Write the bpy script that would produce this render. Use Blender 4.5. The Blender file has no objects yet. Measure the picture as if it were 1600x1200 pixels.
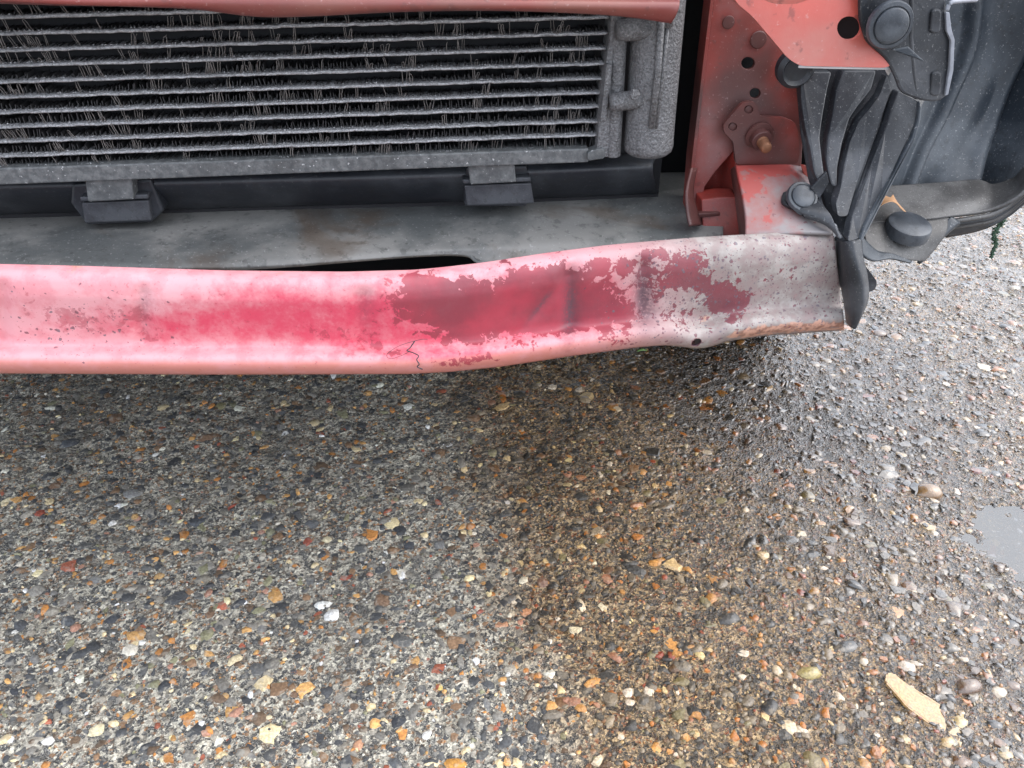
import bpy, bmesh, math, random
import numpy as np
from mathutils import Matrix, Vector
random.seed(7); RNG = np.random.default_rng(11)
SC = bpy.context.scene
COL = SC.collection
R = math.radians

# ------------------------------------------------------------------ camera
F_PX, CAM_H = 1293.0, 0.66
PITCH, YAW, ROLL = R(34), R(6), R(0.5)
CAM_ROT = (Matrix.Rotation(-YAW, 3, 'Z') @ Matrix.Rotation(math.pi/2 - PITCH, 3, 'X') @ Matrix.Rotation(ROLL, 3, 'Z'))
CAM_POS = Vector((0, 0, CAM_H))
cd = bpy.data.cameras.new('camera'); cam = bpy.data.objects.new('camera', cd); COL.objects.link(cam)
cam.matrix_world = Matrix.Translation(CAM_POS) @ CAM_ROT.to_4x4()
cd.sensor_width = 36; cd.lens = F_PX/1600*36; cd.clip_start = 0.02; cd.clip_end = 500
SC.camera = cam

# ------------------------------------------------------------------ world, sun, exposure
SUN_EL, SUN_AZ = R(52), R(92)         # azimuth clockwise from +Y: veiled high sun to the right
w = bpy.data.worlds.new('World'); SC.world = w; w.use_nodes = True
nt = w.node_tree; nt.nodes.clear()
sky = nt.nodes.new('ShaderNodeTexSky'); sky.sky_type = 'NISHITA'; sky.sun_disc = False
sky.sun_elevation = SUN_EL; sky.sun_rotation = SUN_AZ; sky.air_density = 1.0; sky.dust_density = 4.0; sky.ozone_density = 1.0
hs = nt.nodes.new('ShaderNodeHueSaturation'); hs.inputs['Saturation'].default_value = 0.45
bg = nt.nodes.new('ShaderNodeBackground'); bg.inputs['Strength'].default_value = 0.15
wo = nt.nodes.new('ShaderNodeOutputWorld')
tc = nt.nodes.new('ShaderNodeTexCoord'); cn = nt.nodes.new('ShaderNodeTexNoise'); cn.inputs['Scale'].default_value = 2.2; cn.inputs['Detail'].default_value = 5
cr = nt.nodes.new('ShaderNodeMapRange'); cr.inputs[1].default_value = 0.3; cr.inputs[2].default_value = 0.7; cr.inputs[3].default_value = 0.0; cr.inputs[4].default_value = 1.0
cc = nt.nodes.new('ShaderNodeMix'); cc.data_type = 'RGBA'; cc.inputs[6].default_value = (5.6, 6.4, 7.9, 1); cc.inputs[7].default_value = (9.0, 9.7, 10.8, 1)
cm_ = nt.nodes.new('ShaderNodeMix'); cm_.data_type = 'RGBA'; cm_.inputs[0].default_value = 0.5
nt.links.new(tc.outputs['Generated'], cn.inputs['Vector']); nt.links.new(cn.outputs['Fac'], cr.inputs[0]); nt.links.new(cr.outputs[0], cc.inputs[0])
nt.links.new(sky.outputs[0], hs.inputs['Color']); nt.links.new(hs.outputs[0], cm_.inputs[6]); nt.links.new(cc.outputs[2], cm_.inputs[7]); nt.links.new(cm_.outputs[2], bg.inputs['Color']); nt.links.new(bg.outputs[0], wo.inputs['Surface'])
sd = bpy.data.lights.new('sun', 'SUN'); sd.energy = 0.8; sd.angle = R(90); sd.color = (1.0, 0.97, 0.93)
sun = bpy.data.objects.new('sun', sd); COL.objects.link(sun)
sdir = Vector((math.sin(SUN_AZ)*math.cos(SUN_EL), math.cos(SUN_AZ)*math.cos(SUN_EL), math.sin(SUN_EL)))
sun.rotation_euler = sdir.to_track_quat('Z', 'Y').to_euler()
sun.location = sdir*5
SC.view_settings.view_transform = 'Standard'; SC.view_settings.look = 'None'
SC.view_settings.exposure = 1.36; SC.view_settings.gamma = 1.0; SC.view_settings.use_curve_mapping = False
SC.render.engine = 'CYCLES'

# ------------------------------------------------------------------ points from the photograph's lines of sight
def ray(px, py): return CAM_ROT @ Vector(((px-800)/F_PX, -(py-600)/F_PX, -1))
def U(px, py, Y):
    d = ray(px, py); return CAM_POS + d*(Y/d.y)
def G(px, py, z=0.0):
    d = ray(px, py); return CAM_POS + d*((z-CAM_H)/d.z)

# ------------------------------------------------------------------ material helpers
class NT:
    def __init__(s, name):
        s.m = bpy.data.materials.new(name); s.m.use_nodes = True; s.t = s.m.node_tree
        s.b = s.t.nodes['Principled BSDF']; s._co = None
    def n(s, typ, **kw):
        x = s.t.nodes.new(typ)
        for k, v in kw.items(): setattr(x, k, v)
        return x
    def put(s, sock, v):
        if hasattr(v, 'is_linked') or isinstance(v, bpy.types.NodeSocket): s.t.links.new(v, sock)
        elif isinstance(v, (tuple, list)) and len(v) == 3 and len(sock.default_value) == 4: sock.default_value = (*v, 1)
        else: sock.default_value = v
    def co(s):
        if s._co is None: s._co = s.n('ShaderNodeTexCoord').outputs['Object']
        return s._co
    def mapped(s, scale=(1, 1, 1), loc=(0, 0, 0), co=None):
        m = s.n('ShaderNodeMapping'); s.put(m.inputs['Vector'], co or s.co()); m.inputs['Scale'].default_value = scale; m.inputs['Location'].default_value = loc
        return m.outputs[0]
    def noise(s, scale, detail=4, rough=0.55, dist=0.0, co=None, out='Fac'):
        x = s.n('ShaderNodeTexNoise'); s.put(x.inputs['Vector'], co or s.co())
        x.inputs['Scale'].default_value = scale; x.inputs['Detail'].default_value = detail; x.inputs['Roughness'].default_value = rough; x.inputs['Distortion'].default_value = dist
        return x.outputs[out]
    def voro(s, scale, co=None, out='Distance', feature='F1', rnd=1.0):
        x = s.n('ShaderNodeTexVoronoi', feature=feature); s.put(x.inputs['Vector'], co or s.co()); x.inputs['Scale'].default_value = scale; x.inputs['Randomness'].default_value = rnd
        return x.outputs[out]
    def math(s, op, a, b=0.0, c=None, clamp=False):
        x = s.n('ShaderNodeMath', operation=op, use_clamp=clamp); s.put(x.inputs[0], a); s.put(x.inputs[1], b)
        if c is not None: s.put(x.inputs[2], c)
        return x.outputs[0]
    def step(s, v, lo, hi, a=0.0, b=1.0):
        x = s.n('ShaderNodeMapRange', interpolation_type='SMOOTHSTEP'); s.put(x.inputs['Value'], v)
        for i, q in zip((1, 2, 3, 4), (lo, hi, a, b)): x.inputs[i].default_value = q
        return x.outputs[0]
    def mix(s, f, a, b, typ='MIX'):
        x = s.n('ShaderNodeMix', data_type='RGBA', blend_type=typ); s.put(x.inputs[0], f); s.put(x.inputs[6], a); s.put(x.inputs[7], b)
        return x.outputs[2]
    def bump(s, h, strength=0.3, dist=0.001):
        x = s.n('ShaderNodeBump'); x.inputs['Strength'].default_value = strength; x.inputs['Distance'].default_value = dist; s.put(x.inputs['Height'], h)
        s.t.links.new(x.outputs[0], s.b.inputs['Normal']); return x
    def attr(s, name, out='Color'): return s.n('ShaderNodeAttribute', attribute_name=name).outputs[out]
    def sep(s, c):
        x = s.n('ShaderNodeSeparateColor'); s.put(x.inputs[0], c); return x.outputs
    def set(s, **kw):
        for k, v in kw.items(): s.put(s.b.inputs[k.replace('_', ' ')], v)
        return s.m

def wet_fac(q):
    """damp from dry left to wet right, plus a darker ellipse below the beam"""
    pos = q.n('ShaderNodeNewGeometry').outputs['Position']
    sx = q.n('ShaderNodeSeparateXYZ'); q.put(sx.inputs[0], pos)
    n1 = q.noise(5.0, 4, 0.6, co=pos); n2 = q.noise(26.0, 3, 0.6, co=pos)
    e = q.math('ADD', q.math('ADD', sx.outputs[0], q.math('MULTIPLY', sx.outputs[1], 0.10)), q.math('ADD', q.math('MULTIPLY', n1, 0.18), q.math('MULTIPLY', n2, 0.10)))
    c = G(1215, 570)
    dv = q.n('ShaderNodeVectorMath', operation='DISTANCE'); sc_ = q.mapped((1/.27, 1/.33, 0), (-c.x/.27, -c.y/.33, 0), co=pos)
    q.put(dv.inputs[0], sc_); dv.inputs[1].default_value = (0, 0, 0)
    dark_patch = q.step(q.math('ADD', dv.outputs['Value'], q.math('MULTIPLY', q.math('SUBTRACT', n2, 0.5), 1.2)), 1.25, 0.45)  # ellipse that darkens the ground below the beam's right end
    return q.step(e, 0.20, 0.32), q.step(e, 0.38, 0.72), pos, dark_patch

def mat_concrete():
    q = NT('exposed_aggregate_concrete')
    wet, wet2, pos, dark_patch = wet_fac(q)
    wob = q.n('ShaderNodeVectorMath', operation='ADD'); wn = q.n('ShaderNodeVectorMath', operation='SCALE')
    q.put(wn.inputs[0], q.noise(160, 3, 0.6, co=pos, out='Color')); wn.inputs['Scale'].default_value = 0.006
    q.put(wob.inputs[0], pos); q.put(wob.inputs[1], wn.outputs[0]); wp = wob.outputs[0]
    h = q.sep(q.voro(330, wp, 'Color')); g = q.sep(q.voro(120, wp, 'Color'))
    base = q.mix(q.noise(9, 4, 0.6, co=pos), (0.37, 0.335, 0.27), (0.72, 0.65, 0.52))
    base = q.mix(q.step(g[0], 0.50, 0.40), base, (0.060, 0.062, 0.066))
    base = q.mix(q.step(g[1], 0.80, 0.86), base, (0.17, 0.11, 0.065))
    base = q.mix(q.step(g[2], 0.86, 0.92), base, (0.50, 0.45, 0.34))
    grit = q.mix(q.step(h[0], 0.38, 0.24), base, (0.035, 0.035, 0.036))
    grit = q.mix(q.step(h[1], 0.72, 0.78), grit, (0.72, 0.67, 0.54))
    grit = q.mix(q.step(h[2], 0.90, 0.93), grit, (0.42, 0.20, 0.07))
    fine = q.noise(900, 2, 0.7, co=pos); med = q.noise(300, 4, 0.7, 0.5, co=pos)
    grit = q.mix(q.step(fine, 0.44, 0.62, 0, 0.6), grit, (0.66, 0.62, 0.53))
    grit = q.mix(q.step(med, 0.53, 0.46, 0, 0.6), grit, (0.05, 0.047, 0.043))
    dirt = q.noise(3.5, 5, 0.65, 0.6, co=pos)
    grit = q.mix(q.step(dirt, 0.50, 0.66, 0, 0.55), grit, (0.14, 0.128, 0.11))
    gm = q.n('ShaderNodeGamma'); q.put(gm.inputs[0], grit); gm.inputs[1].default_value = 1.45
    wetc = q.mix(1.0, gm.outputs[0], (0.78, 0.58, 0.38), 'MULTIPLY')
    col = q.mix(wet, grit, wetc); col = q.mix(wet2, col, q.mix(1.0, col, (0.58, 0.53, 0.46), 'MULTIPLY')); col = q.mix(dark_patch, col, q.mix(1.0, col, (0.42, 0.38, 0.32), 'MULTIPLY'))
    ro = q.math('SUBTRACT', 0.85, q.math('ADD', q.math('MULTIPLY', wet, 0.40), q.math('MULTIPLY', wet2, 0.25)))
    hgt = q.math('ADD', q.math('MULTIPLY', q.voro(330, wp), 1.0), q.math('ADD', q.math('MULTIPLY', med, 1.6), q.math('MULTIPLY', q.voro(120, wp), 1.6)))
    bn = q.bump(hgt, 0.95, 0.0024)
    soft = q.n('ShaderNodeBump'); soft.inputs['Strength'].default_value = 0.95; soft.inputs['Distance'].default_value = 0.0018; q.put(soft.inputs['Height'], hgt)
    q.put(q.b.inputs['Coat Normal'], soft.outputs[0])
    return q.set(Base_Color=col, Roughness=ro, Coat_Weight=q.math('ADD', q.math('MULTIPLY', wet, 0.22), q.math('MULTIPLY', wet2, 0.75)), Coat_Roughness=0.06, Coat_IOR=1.8)

def mat_stone(name, from_object):
    q = NT(name)
    wet, wet2, pos, dark_patch = wet_fac(q)
    c = q.n('ShaderNodeObjectInfo').outputs['Color'] if from_object else q.attr('tint')
    mot = q.noise(420, 4, 0.65, co=pos); mot2 = q.noise(130, 3, 0.6, co=pos)
    c = q.mix(q.step(mot, 0.38, 0.60, 0.0, 0.65), c, q.mix(1.0, c, (0.45, 0.42, 0.40), 'MULTIPLY'))
    c = q.mix(q.step(mot2, 0.52, 0.66, 0.0, 0.38), c, (0.40, 0.37, 0.31))
    c = q.mix(wet, c, q.mix(1.0, c, (0.80, 0.66, 0.50), 'MULTIPLY'))
    c = q.mix(wet2, c, q.mix(1.0, c, (0.72, 0.72, 0.74), 'MULTIPLY'))
    c = q.mix(dark_patch, c, q.mix(1.0, c, (0.6, 0.56, 0.5), 'MULTIPLY'))
    q.bump(q.math('ADD', mot, q.math('MULTIPLY', mot2, 1.5)), 0.7, 0.0012)
    ro = q.math('SUBTRACT', 0.72, q.math('ADD', q.math('MULTIPLY', wet, 0.34), q.math('MULTIPLY', wet2, 0.18)))
    return q.set(Base_Color=c, Roughness=ro, Coat_Weight=q.math('MULTIPLY', wet2, 0.9), Coat_Roughness=0.06, Coat_IOR=1.75)

def mat_water():
    q = NT('puddle_water'); t = q.t
    gl = q.n('ShaderNodeBsdfGlossy'); gl.inputs['Roughness'].default_value = 0.02
    tr = q.n('ShaderNodeBsdfTransparent'); tr.inputs['Color'].default_value = (0.82, 0.85, 0.88, 1)
    fr = q.n('ShaderNodeFresnel'); fr.inputs['IOR'].default_value = 2.2
    bm = q.n('ShaderNodeBump'); bm.inputs['Strength'].default_value = 0.03; bm.inputs['Distance'].default_value = 0.001; q.put(bm.inputs['Height'], q.noise(30, 2, 0.5))
    t.links.new(bm.outputs[0], gl.inputs['Normal'])
    mx = q.n('ShaderNodeMixShader'); t.links.new(fr.outputs[0], mx.inputs[0]); t.links.new(tr.outputs[0], mx.inputs[1]); t.links.new(gl.outputs[0], mx.inputs[2])
    out = [n for n in t.nodes if n.type == 'OUTPUT_MATERIAL'][0]; t.links.new(mx.outputs[0], out.inputs['Surface']); t.nodes.remove(q.b)
    return q.m

def mat_beam():
    """chalky red paint: pm = (crisp red, soft red, grey film), pn = (speckle density, rust, dark smear)"""
    q = NT('chalked_red_paint')
    pm = q.sep(q.attr('pm')); pn = q.sep(q.attr('pn'))
    n_lo = q.noise(22, 5, 0.6); n_mid = q.noise(75, 5, 0.62); n_hi = q.noise(420, 3, 0.6); edge = q.noise(190, 4, 0.55)
    base = q.mix(n_lo, (0.57, 0.215, 0.24), (0.62, 0.325, 0.345))
    base = q.mix(q.step(n_mid, 0.42, 0.62, 0, 0.45), base, (0.54, 0.14, 0.17))
    base = q.mix(q.math('ADD', pm[2], q.math('MULTIPLY', q.math('SUBTRACT', n_mid, 0.5), 0.6), clamp=True), base, q.mix(q.step(n_mid, 0.4, 0.62), (0.20, 0.178, 0.165), (0.32, 0.292, 0.272)))
    soft = q.math('ADD', pm[1], q.math('ADD', q.math('MULTIPLY', q.math('SUBTRACT', n_mid, 0.5), 1.5), q.math('MULTIPLY', q.math('SUBTRACT', n_hi, 0.5), 0.5)))
    base = q.mix(q.step(soft, 0.08, 1.35, 0, 0.95), base, (0.54, 0.040, 0.085))
    base = q.mix(q.math('MULTIPLY', q.attr('pm', 'Alpha'), q.step(n_mid, 0.2, 0.6, 0.5, 0.95)), base, (0.52, 0.19, 0.155))
    # rust and grime along the lips
    base = q.mix(q.step(q.math('ADD', pn[1], q.math('ADD', q.math('MULTIPLY', q.math('SUBTRACT', n_mid, 0.5), 1.2), q.math('MULTIPLY', q.math('SUBTRACT', edge, 0.5), 1.2))), 0.45, 0.75, 0, 0.85), base, q.mix(q.step(edge, 0.4, 0.6), (0.24, 0.10, 0.06), (0.52, 0.27, 0.19)))
    frag = q.noise(140, 7, 0.68, 0.5)
    crisp_in = q.math('ADD', pm[0], q.math('ADD', q.math('MULTIPLY', q.math('SUBTRACT', n_mid, 0.5), 1.3), q.math('MULTIPLY', q.math('SUBTRACT', frag, 0.5), 2.4)))
    crisp = q.step(crisp_in, 0.50, 0.54)
    cdark = q.mix(q.math('MULTIPLY', pm[2], 0.75, clamp=True), q.mix(q.step(n_lo, 0.35, 0.65), (0.33, 0.040, 0.06), (0.19, 0.036, 0.05)), (0.125, 0.03, 0.042))
    base = q.mix(q.math('MULTIPLY', crisp, q.step(q.attr('pn', 'Alpha'), 0.0, 1.0, 0.42, 0.9)), base, cdark)
    wv = q.n('ShaderNodeVectorMath', operation='ADD'); ws = q.n('ShaderNodeVectorMath', operation='SCALE')
    q.put(ws.inputs[0], q.noise(330, 3, 0.6, out='Color')); ws.inputs['Scale'].default_value = 0.0035; q.put(wv.inputs[0], q.co()); q.put(wv.inputs[1], ws.outputs[0])
    def dots(scale, size, dens):
        d = q.voro(scale, wv.outputs[0], 'Distance'); r = q.sep(q.voro(scale, wv.outputs[0], 'Color'))
        rad = q.math('MULTIPLY', q.math('MULTIPLY', r[0], size), q.step(q.math('ADD', r[1], q.math('MULTIPLY', pn[0], dens)), 0.95, 1.05))
        return q.step(q.math('SUBTRACT', rad, d), 0.0, 0.06)
    spk = q.math('MAXIMUM', dots(310, 0.50, 0.52), dots(640, 0.48, 0.46))
    base = q.mix(q.math('MULTIPLY', spk, 0.82), base, q.mix(q.step(edge, 0.4, 0.6), (0.14, 0.045, 0.06), (0.12, 0.105, 0.125)))
    wsp = q.math('MULTIPLY', dots(600, 0.42, 0.25), q.step(n_mid, 0.52, 0.60))
    base = q.mix(q.math('MULTIPLY', pn[2], q.step(n_hi, 0.25, 0.55), clamp=True), base, (0.10, 0.06, 0.075))
    base = q.mix(q.step(n_hi, 0.64, 0.70, 0, 0.4), base, (0.30, 0.06, 0.07))
    q.bump(q.math('ADD', q.math('MULTIPLY', crisp, -0.6), q.math('ADD', q.math('MULTIPLY', n_hi, 0.5), q.math('MULTIPLY', spk, 0.9))), 0.35, 0.0007)
    return q.set(Base_Color=base, Roughness=q.math('SUBTRACT', 0.58, q.math('MULTIPLY', crisp, 0.14)), Specular_IOR_Level=0.42)

def mat_red(name, red, dust, amount, rough=0.45, scale=18, dark=0.5):
    q = NT(name)
    n1 = q.noise(scale, 5, 0.6); n2 = q.noise(scale*9, 4, 0.6); n3 = q.noise(scale*30, 3, 0.6)
    c = q.mix(q.step(n1, 0.62-amount*0.5, 0.95-amount*0.5), red, dust)
    c = q.mix(q.step(q.noise(scale*0.6, 3, 0.5, co=q.mapped(loc=(3.1, 1.7, 0.4))), 0.47, 0.62, 0, dark), c, (0.05, 0.026, 0.024))
    c = q.mix(q.step(n2, 0.58, 0.66, 0, 0.5), c, (0.10, 0.035, 0.03))
    c = q.mix(q.step(n3, 0.64, 0.71, 0, 0.22), c, (0.50, 0.38, 0.36))
    q.bump(q.math('ADD', n2, n3), 0.18, 0.0005)
    return q.set(Base_Color=c, Roughness=rough)

def mat_patchy():
    """end bracket: red patches showing through grey dust"""
    q = NT('dusty_red_bracket_paint')
    n1 = q.noise(38, 4, 0.55, 0.4); e = q.noise(200, 4, 0.6); n3 = q.noise(260, 3, 0.5)
    sx = q.n('ShaderNodeSeparateXYZ'); q.put(sx.inputs[0], q.co())
    hgt = q.math('ADD', q.math('MULTIPLY', sx.outputs[2], 7.0), q.math('MULTIPLY', sx.outputs[0], -5.0))
    v = q.math('ADD', q.math('ADD', q.math('MULTIPLY', n1, 1.2), q.math('SUBTRACT', hgt, 0.12)), q.math('MULTIPLY', q.math('SUBTRACT', e, 0.5), 0.35))
    c = q.mix(q.step(v, 0.2, 0.65), (0.20, 0.185, 0.185), (0.235, 0.095, 0.09))
    c = q.mix(q.step(v, 0.60, 0.66, 0, 0.9), c, (0.30, 0.045, 0.038))
    c = q.mix(q.step(n3, 0.66, 0.70, 0, 0.8), c, (0.13, 0.05, 0.055))
    q.bump(q.math('ADD', n3, e), 0.2, 0.0005)
    return q.set(Base_Color=c, Roughness=0.5)

def mat_plastic(name, dark, dust, amount=0.5, rough=0.5, specks=0.5, scale=14, spec=0.4, dark_patch=0.0):
    q = NT(name)
    n1 = q.noise(scale, 5, 0.6, 0.3); n2 = q.noise(scale*12, 4, 0.65); n3 = q.noise(scale*45, 3, 0.7)
    c = q.mix(q.step(n1, 0.66-amount*0.5, 0.82-amount*0.4), dark, dust)
    c = q.mix(q.step(n2, 0.54, 0.66, 0, 0.5), c, q.mix(0.5, dark, (0.02, 0.018, 0.016)))
    c = q.mix(q.step(n3, 0.60, 0.70, 0, specks), c, (0.34, 0.34, 0.34))
    c = q.mix(q.step(q.voro(scale*9), 0.12, 0.06, 0, specks*0.9), c, (0.015, 0.014, 0.013))
    if dark_patch:
        st = q.noise(scale*0.8, 6, 0.65, 0.8, co=q.mapped(loc=(2.3, 5.1, 1.9)))
        c = q.mix(q.step(st, 0.50, 0.66, 0, dark_patch), c, (0.075, 0.048, 0.030))
        blot = q.voro(scale*5.5, co=q.mapped((1, 1.6, 1), (1.1, 0, 0))); bsel = q.sep(q.voro(scale*5.5, co=q.mapped((1, 1.6, 1), (1.1, 0, 0)), out='Color'))
        c = q.mix(q.math('MULTIPLY', q.step(q.math('ADD', blot, q.math('ADD', q.math('MULTIPLY', n2, 0.5), q.math('MULTIPLY', bsel[1], 0.2))), 0.42, 0.34), q.step(bsel[0], 0.66, 0.7, 0, 0.8)), c, (0.022, 0.022, 0.022))
    q.bump(q.math('ADD', n2, q.math('MULTIPLY', n3, 0.8)), 0.22, 0.0006)
    return q.set(Base_Color=c, Roughness=q.math('ADD', rough-0.08, q.math('MULTIPLY', n1, 0.16)), Specular_IOR_Level=spec)

def mat_alu(name, lo, hi, bump=0.9, scale=260, metal=0.25):
    q = NT(name)
    n1 = q.noise(scale, 4, 0.7); n2 = q.noise(scale*0.13, 4, 0.6); v = q.voro(scale*0.8)
    c = q.mix(q.step(n1, 0.35, 0.68), lo, hi)
    c = q.mix(q.step(n2, 0.5, 0.75, 0, 0.55), c, tuple(x*0.45 for x in lo))
    c = q.mix(q.step(q.noise(scale*1.9, 2, 0.6), 0.66, 0.72, 0, 0.6), c, (0.60, 0.60, 0.60))
    q.bump(q.math('ADD', n1, q.math('MULTIPLY', v, 0.7)), bump, 0.0012)
    return q.set(Base_Color=c, Roughness=0.55, Metallic=metal)

def mat_plain(name, c, rough=0.6, var=0.3, scale=60, **kw):
    q = NT(name); n = q.noise(scale, 4, 0.6)
    q.bump(n, 0.15, 0.0005)
    return q.set(Base_Color=q.mix(n, tuple(x*(1-var) for x in c), tuple(min(1, x*(1+var)) for x in c)), Roughness=rough, **kw)

M = dict(
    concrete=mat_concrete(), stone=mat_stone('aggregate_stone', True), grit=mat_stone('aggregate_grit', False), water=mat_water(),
    beam=mat_beam(),
    red_dull=mat_red('grimy_red_paint', (0.216, 0.032, 0.024), (0.192, 0.096, 0.092), 0.42, 0.5, 16, 0.8),
    red_clean=mat_red('bright_red_paint', (0.459, 0.085, 0.064), (0.425, 0.170, 0.140), 0.42, 0.34, 11, 0.2),
    red_slam=mat_red('faded_red_panel_paint', (0.216, 0.040, 0.034), (0.200, 0.072, 0.056), 0.5, 0.45, 10, 0.3),
    red_deep=mat_red('deep_red_paint', (0.240, 0.028, 0.020), (0.288, 0.080, 0.064), 0.35, 0.45, 30, 0.3),
    patchy=mat_patchy(),
    liner=mat_plastic('dusty_liner_plastic', (0.020, 0.026, 0.034), (0.058, 0.067, 0.078), 0.5, 0.45, 0.45, 12),
    shield=mat_plastic('splash_shield_plastic', (0.015, 0.017, 0.021), (0.051, 0.054, 0.061), 0.45, 0.40, 0.35, 14),
    tray=mat_plastic('dirty_tray_plastic', (0.034, 0.033, 0.033), (0.087, 0.085, 0.084), 0.55, 0.45, 0.6, 20),
    black=mat_plastic('black_plastic', (0.017, 0.019, 0.024), (0.042, 0.046, 0.052), 0.45, 0.42, 0.12, 10),
    clip=mat_plastic('clip_plastic', (0.027, 0.032, 0.040), (0.068, 0.076, 0.087), 0.5, 0.38, 0.2, 30),
    rubber=mat_plastic('rubber_block', (0.027, 0.028, 0.034), (0.057, 0.061, 0.068), 0.55, 0.6, 0.15, 20),
    cross=mat_plastic('grimy_grey_crossmember', (0.085, 0.090, 0.090), (0.195, 0.192, 0.182), 0.52, 0.42, 0.5, 9, dark_patch=0.6),
    tube=mat_alu('corroded_tube_metal', (0.17, 0.17, 0.175), (0.44, 0.44, 0.45), 0.6, 700, 0.2),
    rail=mat_alu('dusty_rail_metal', (0.075, 0.08, 0.083), (0.145, 0.15, 0.15), 0.35, 200, 0.1),
    drier=mat_alu('corroded_drier_metal', (0.095, 0.095, 0.097), (0.21, 0.208, 0.214), 0.8, 620, 0.3),
    fin=mat_plain('fin_metal', (0.19, 0.175, 0.165), 0.5, 0.4, 200, Metallic=0.3),
    finback=mat_plain('dark_fin_metal', (0.020, 0.019, 0.020), 0.7, 0.5, 300),  # near black, darker than the fins in front
    dark=mat_plain('near_black_metal', (0.010, 0.010, 0.012), 0.85, 0.3, 30),  # near black; darkens gaps and the hole backing by colour
    bolt=mat_plain('rusty_bolt_metal', (0.24, 0.11, 0.06), 0.55, 0.4, 180, Metallic=0.4),
    scuff=mat_plain('stress_whitened_plastic', (0.22, 0.23, 0.26), 0.5, 0.5, 160),
    weld=mat_plain('grey_primer', (0.55, 0.55, 0.56), 0.5, 0.1, 60),
    leaf=mat_plain('dead_leaf', (0.36, 0.20, 0.10), 0.6, 0.5, 120),
    moss=mat_plain('green_moss', (0.035, 0.075, 0.045), 0.7, 0.5, 200),
    grass=mat_plain('grass_blade_green', (0.14, 0.24, 0.07), 0.6, 0.3, 100),
    thread=mat_plain('dark_thread', (0.035, 0.035, 0.045), 0.7, 0.3, 300),
)

# ------------------------------------------------------------------ object helpers
WORLD = {}
def link(name, verts, faces, mat, parent=None, smooth=True, kind=None, attrs=None, edges=(), origin=None):
    v = np.asarray([tuple(p) for p in verts], dtype=np.float64)
    c = v.mean(0) if origin is None else np.asarray(origin)
    me = bpy.data.meshes.new(name)
    me.from_pydata((v-c).tolist(), list(edges), faces); me.update()
    bm = bmesh.new(); bm.from_mesh(me); bmesh.ops.recalc_face_normals(bm, faces=bm.faces); bm.to_mesh(me); bm.free()
    if smooth: me.polygons.foreach_set('use_smooth', [True]*len(me.polygons))
    for an, arr in (attrs or {}).items():
        a = me.color_attributes.new(an, 'FLOAT_COLOR', 'POINT'); a.data.foreach_set('color', np.asarray(arr, dtype=np.float32).ravel())
    if mat: me.materials.append(mat)
    o = bpy.data.objects.new(name, me); COL.objects.link(o); place(o, Vector(c), parent)
    if kind: o['kind'] = kind
    return o
def place(o, wloc, parent):
    WORLD[o.name] = Vector(wloc)
    if parent is not None:
        o.parent = parent; o.location = Vector(wloc) - WORLD[parent.name]
    else: o.location = wloc
def thing(name, label, cat, loc):
    o = bpy.data.objects.new(name, None); o.empty_display_size = 0.05; COL.objects.link(o); place(o, Vector(loc), None)
    return tag(o, label, cat)
def tag(o, label, cat, group=None):
    o['label'] = label; o['category'] = cat
    if group: o['group'] = group
    return o
def mods(o, thick=0, bevel=0, seg=2, offset=-1.0, sub=0, angle=35):
    if thick:
        m = o.modifiers.new('thickness', 'SOLIDIFY'); m.thickness = thick; m.offset = offset
    if bevel:
        m = o.modifiers.new('edge', 'BEVEL'); m.width = bevel; m.segments = seg; m.limit_method = 'ANGLE'; m.angle_limit = R(angle)
    if sub:
        m = o.modifiers.new('smooth', 'SUBSURF'); m.levels = sub; m.render_levels = sub
    return o
def interp(pts, n):
    """n points along a Catmull-Rom line through pts"""
    p = np.asarray(pts, float); k = len(p)
    if k == 2: return p[0] + (p[1]-p[0])*np.linspace(0, 1, n)[:, None]
    t = np.linspace(0, k-1, n); i = np.minimum(t.astype(int), k-2); f = (t-i)[:, None]
    g = lambda j: p[np.clip(j, 0, k-1)]
    p0, p1, p2, p3 = g(i-1), g(i), g(i+1), g(i+2)
    return 0.5*((2*p1)+(-p0+p2)*f+(2*p0-5*p1+4*p2-p3)*f**2+(-p0+3*p1-3*p2+p3)*f**3)
def grid_faces(nr, nc): return [(r*nc+c, r*nc+c+1, (r+1)*nc+c+1, (r+1)*nc+c) for r in range(nr-1) for c in range(nc-1)]
def sheet(name, rows, mat, parent, nu=24, nv=24, thick=0.0025, kind=None, bevel=0, linear=False, fn=None):
    """surface through rows of (px, py, Y)"""
    W = [[U(*p) for p in r] for r in rows]
    if linear:
        A = np.array([[tuple(p) for p in r] for r in W])
        tu = np.linspace(0, A.shape[1]-1, nu); tv = np.linspace(0, A.shape[0]-1, nv)
        A = np.stack([np.stack([np.interp(tu, np.arange(A.shape[1]), A[r, :, k]) for k in range(3)], -1) for r in range(A.shape[0])])
        A = np.stack([np.stack([np.interp(tv, np.arange(A.shape[0]), A[:, c, k]) for k in range(3)], -1) for c in range(nu)], 1)
    else:
        A = np.array([interp([tuple(p) for p in r], nu) for r in W])
        A = np.array([interp(A[:, j], nv) for j in range(nu)]).transpose(1, 0, 2)
    if fn is not None: A = fn(A)
    nr, nc = A.shape[:2]
    o = link(name, A.reshape(-1, 3), grid_faces(nr, nc), mat, parent, kind=kind)
    return mods(o, thick, bevel)
def arc(cx, cy, rx, ry, n=20): return [(cx+rx*math.cos(2*math.pi*i/n), cy+ry*math.sin(2*math.pi*i/n)) for i in range(n)]
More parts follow.
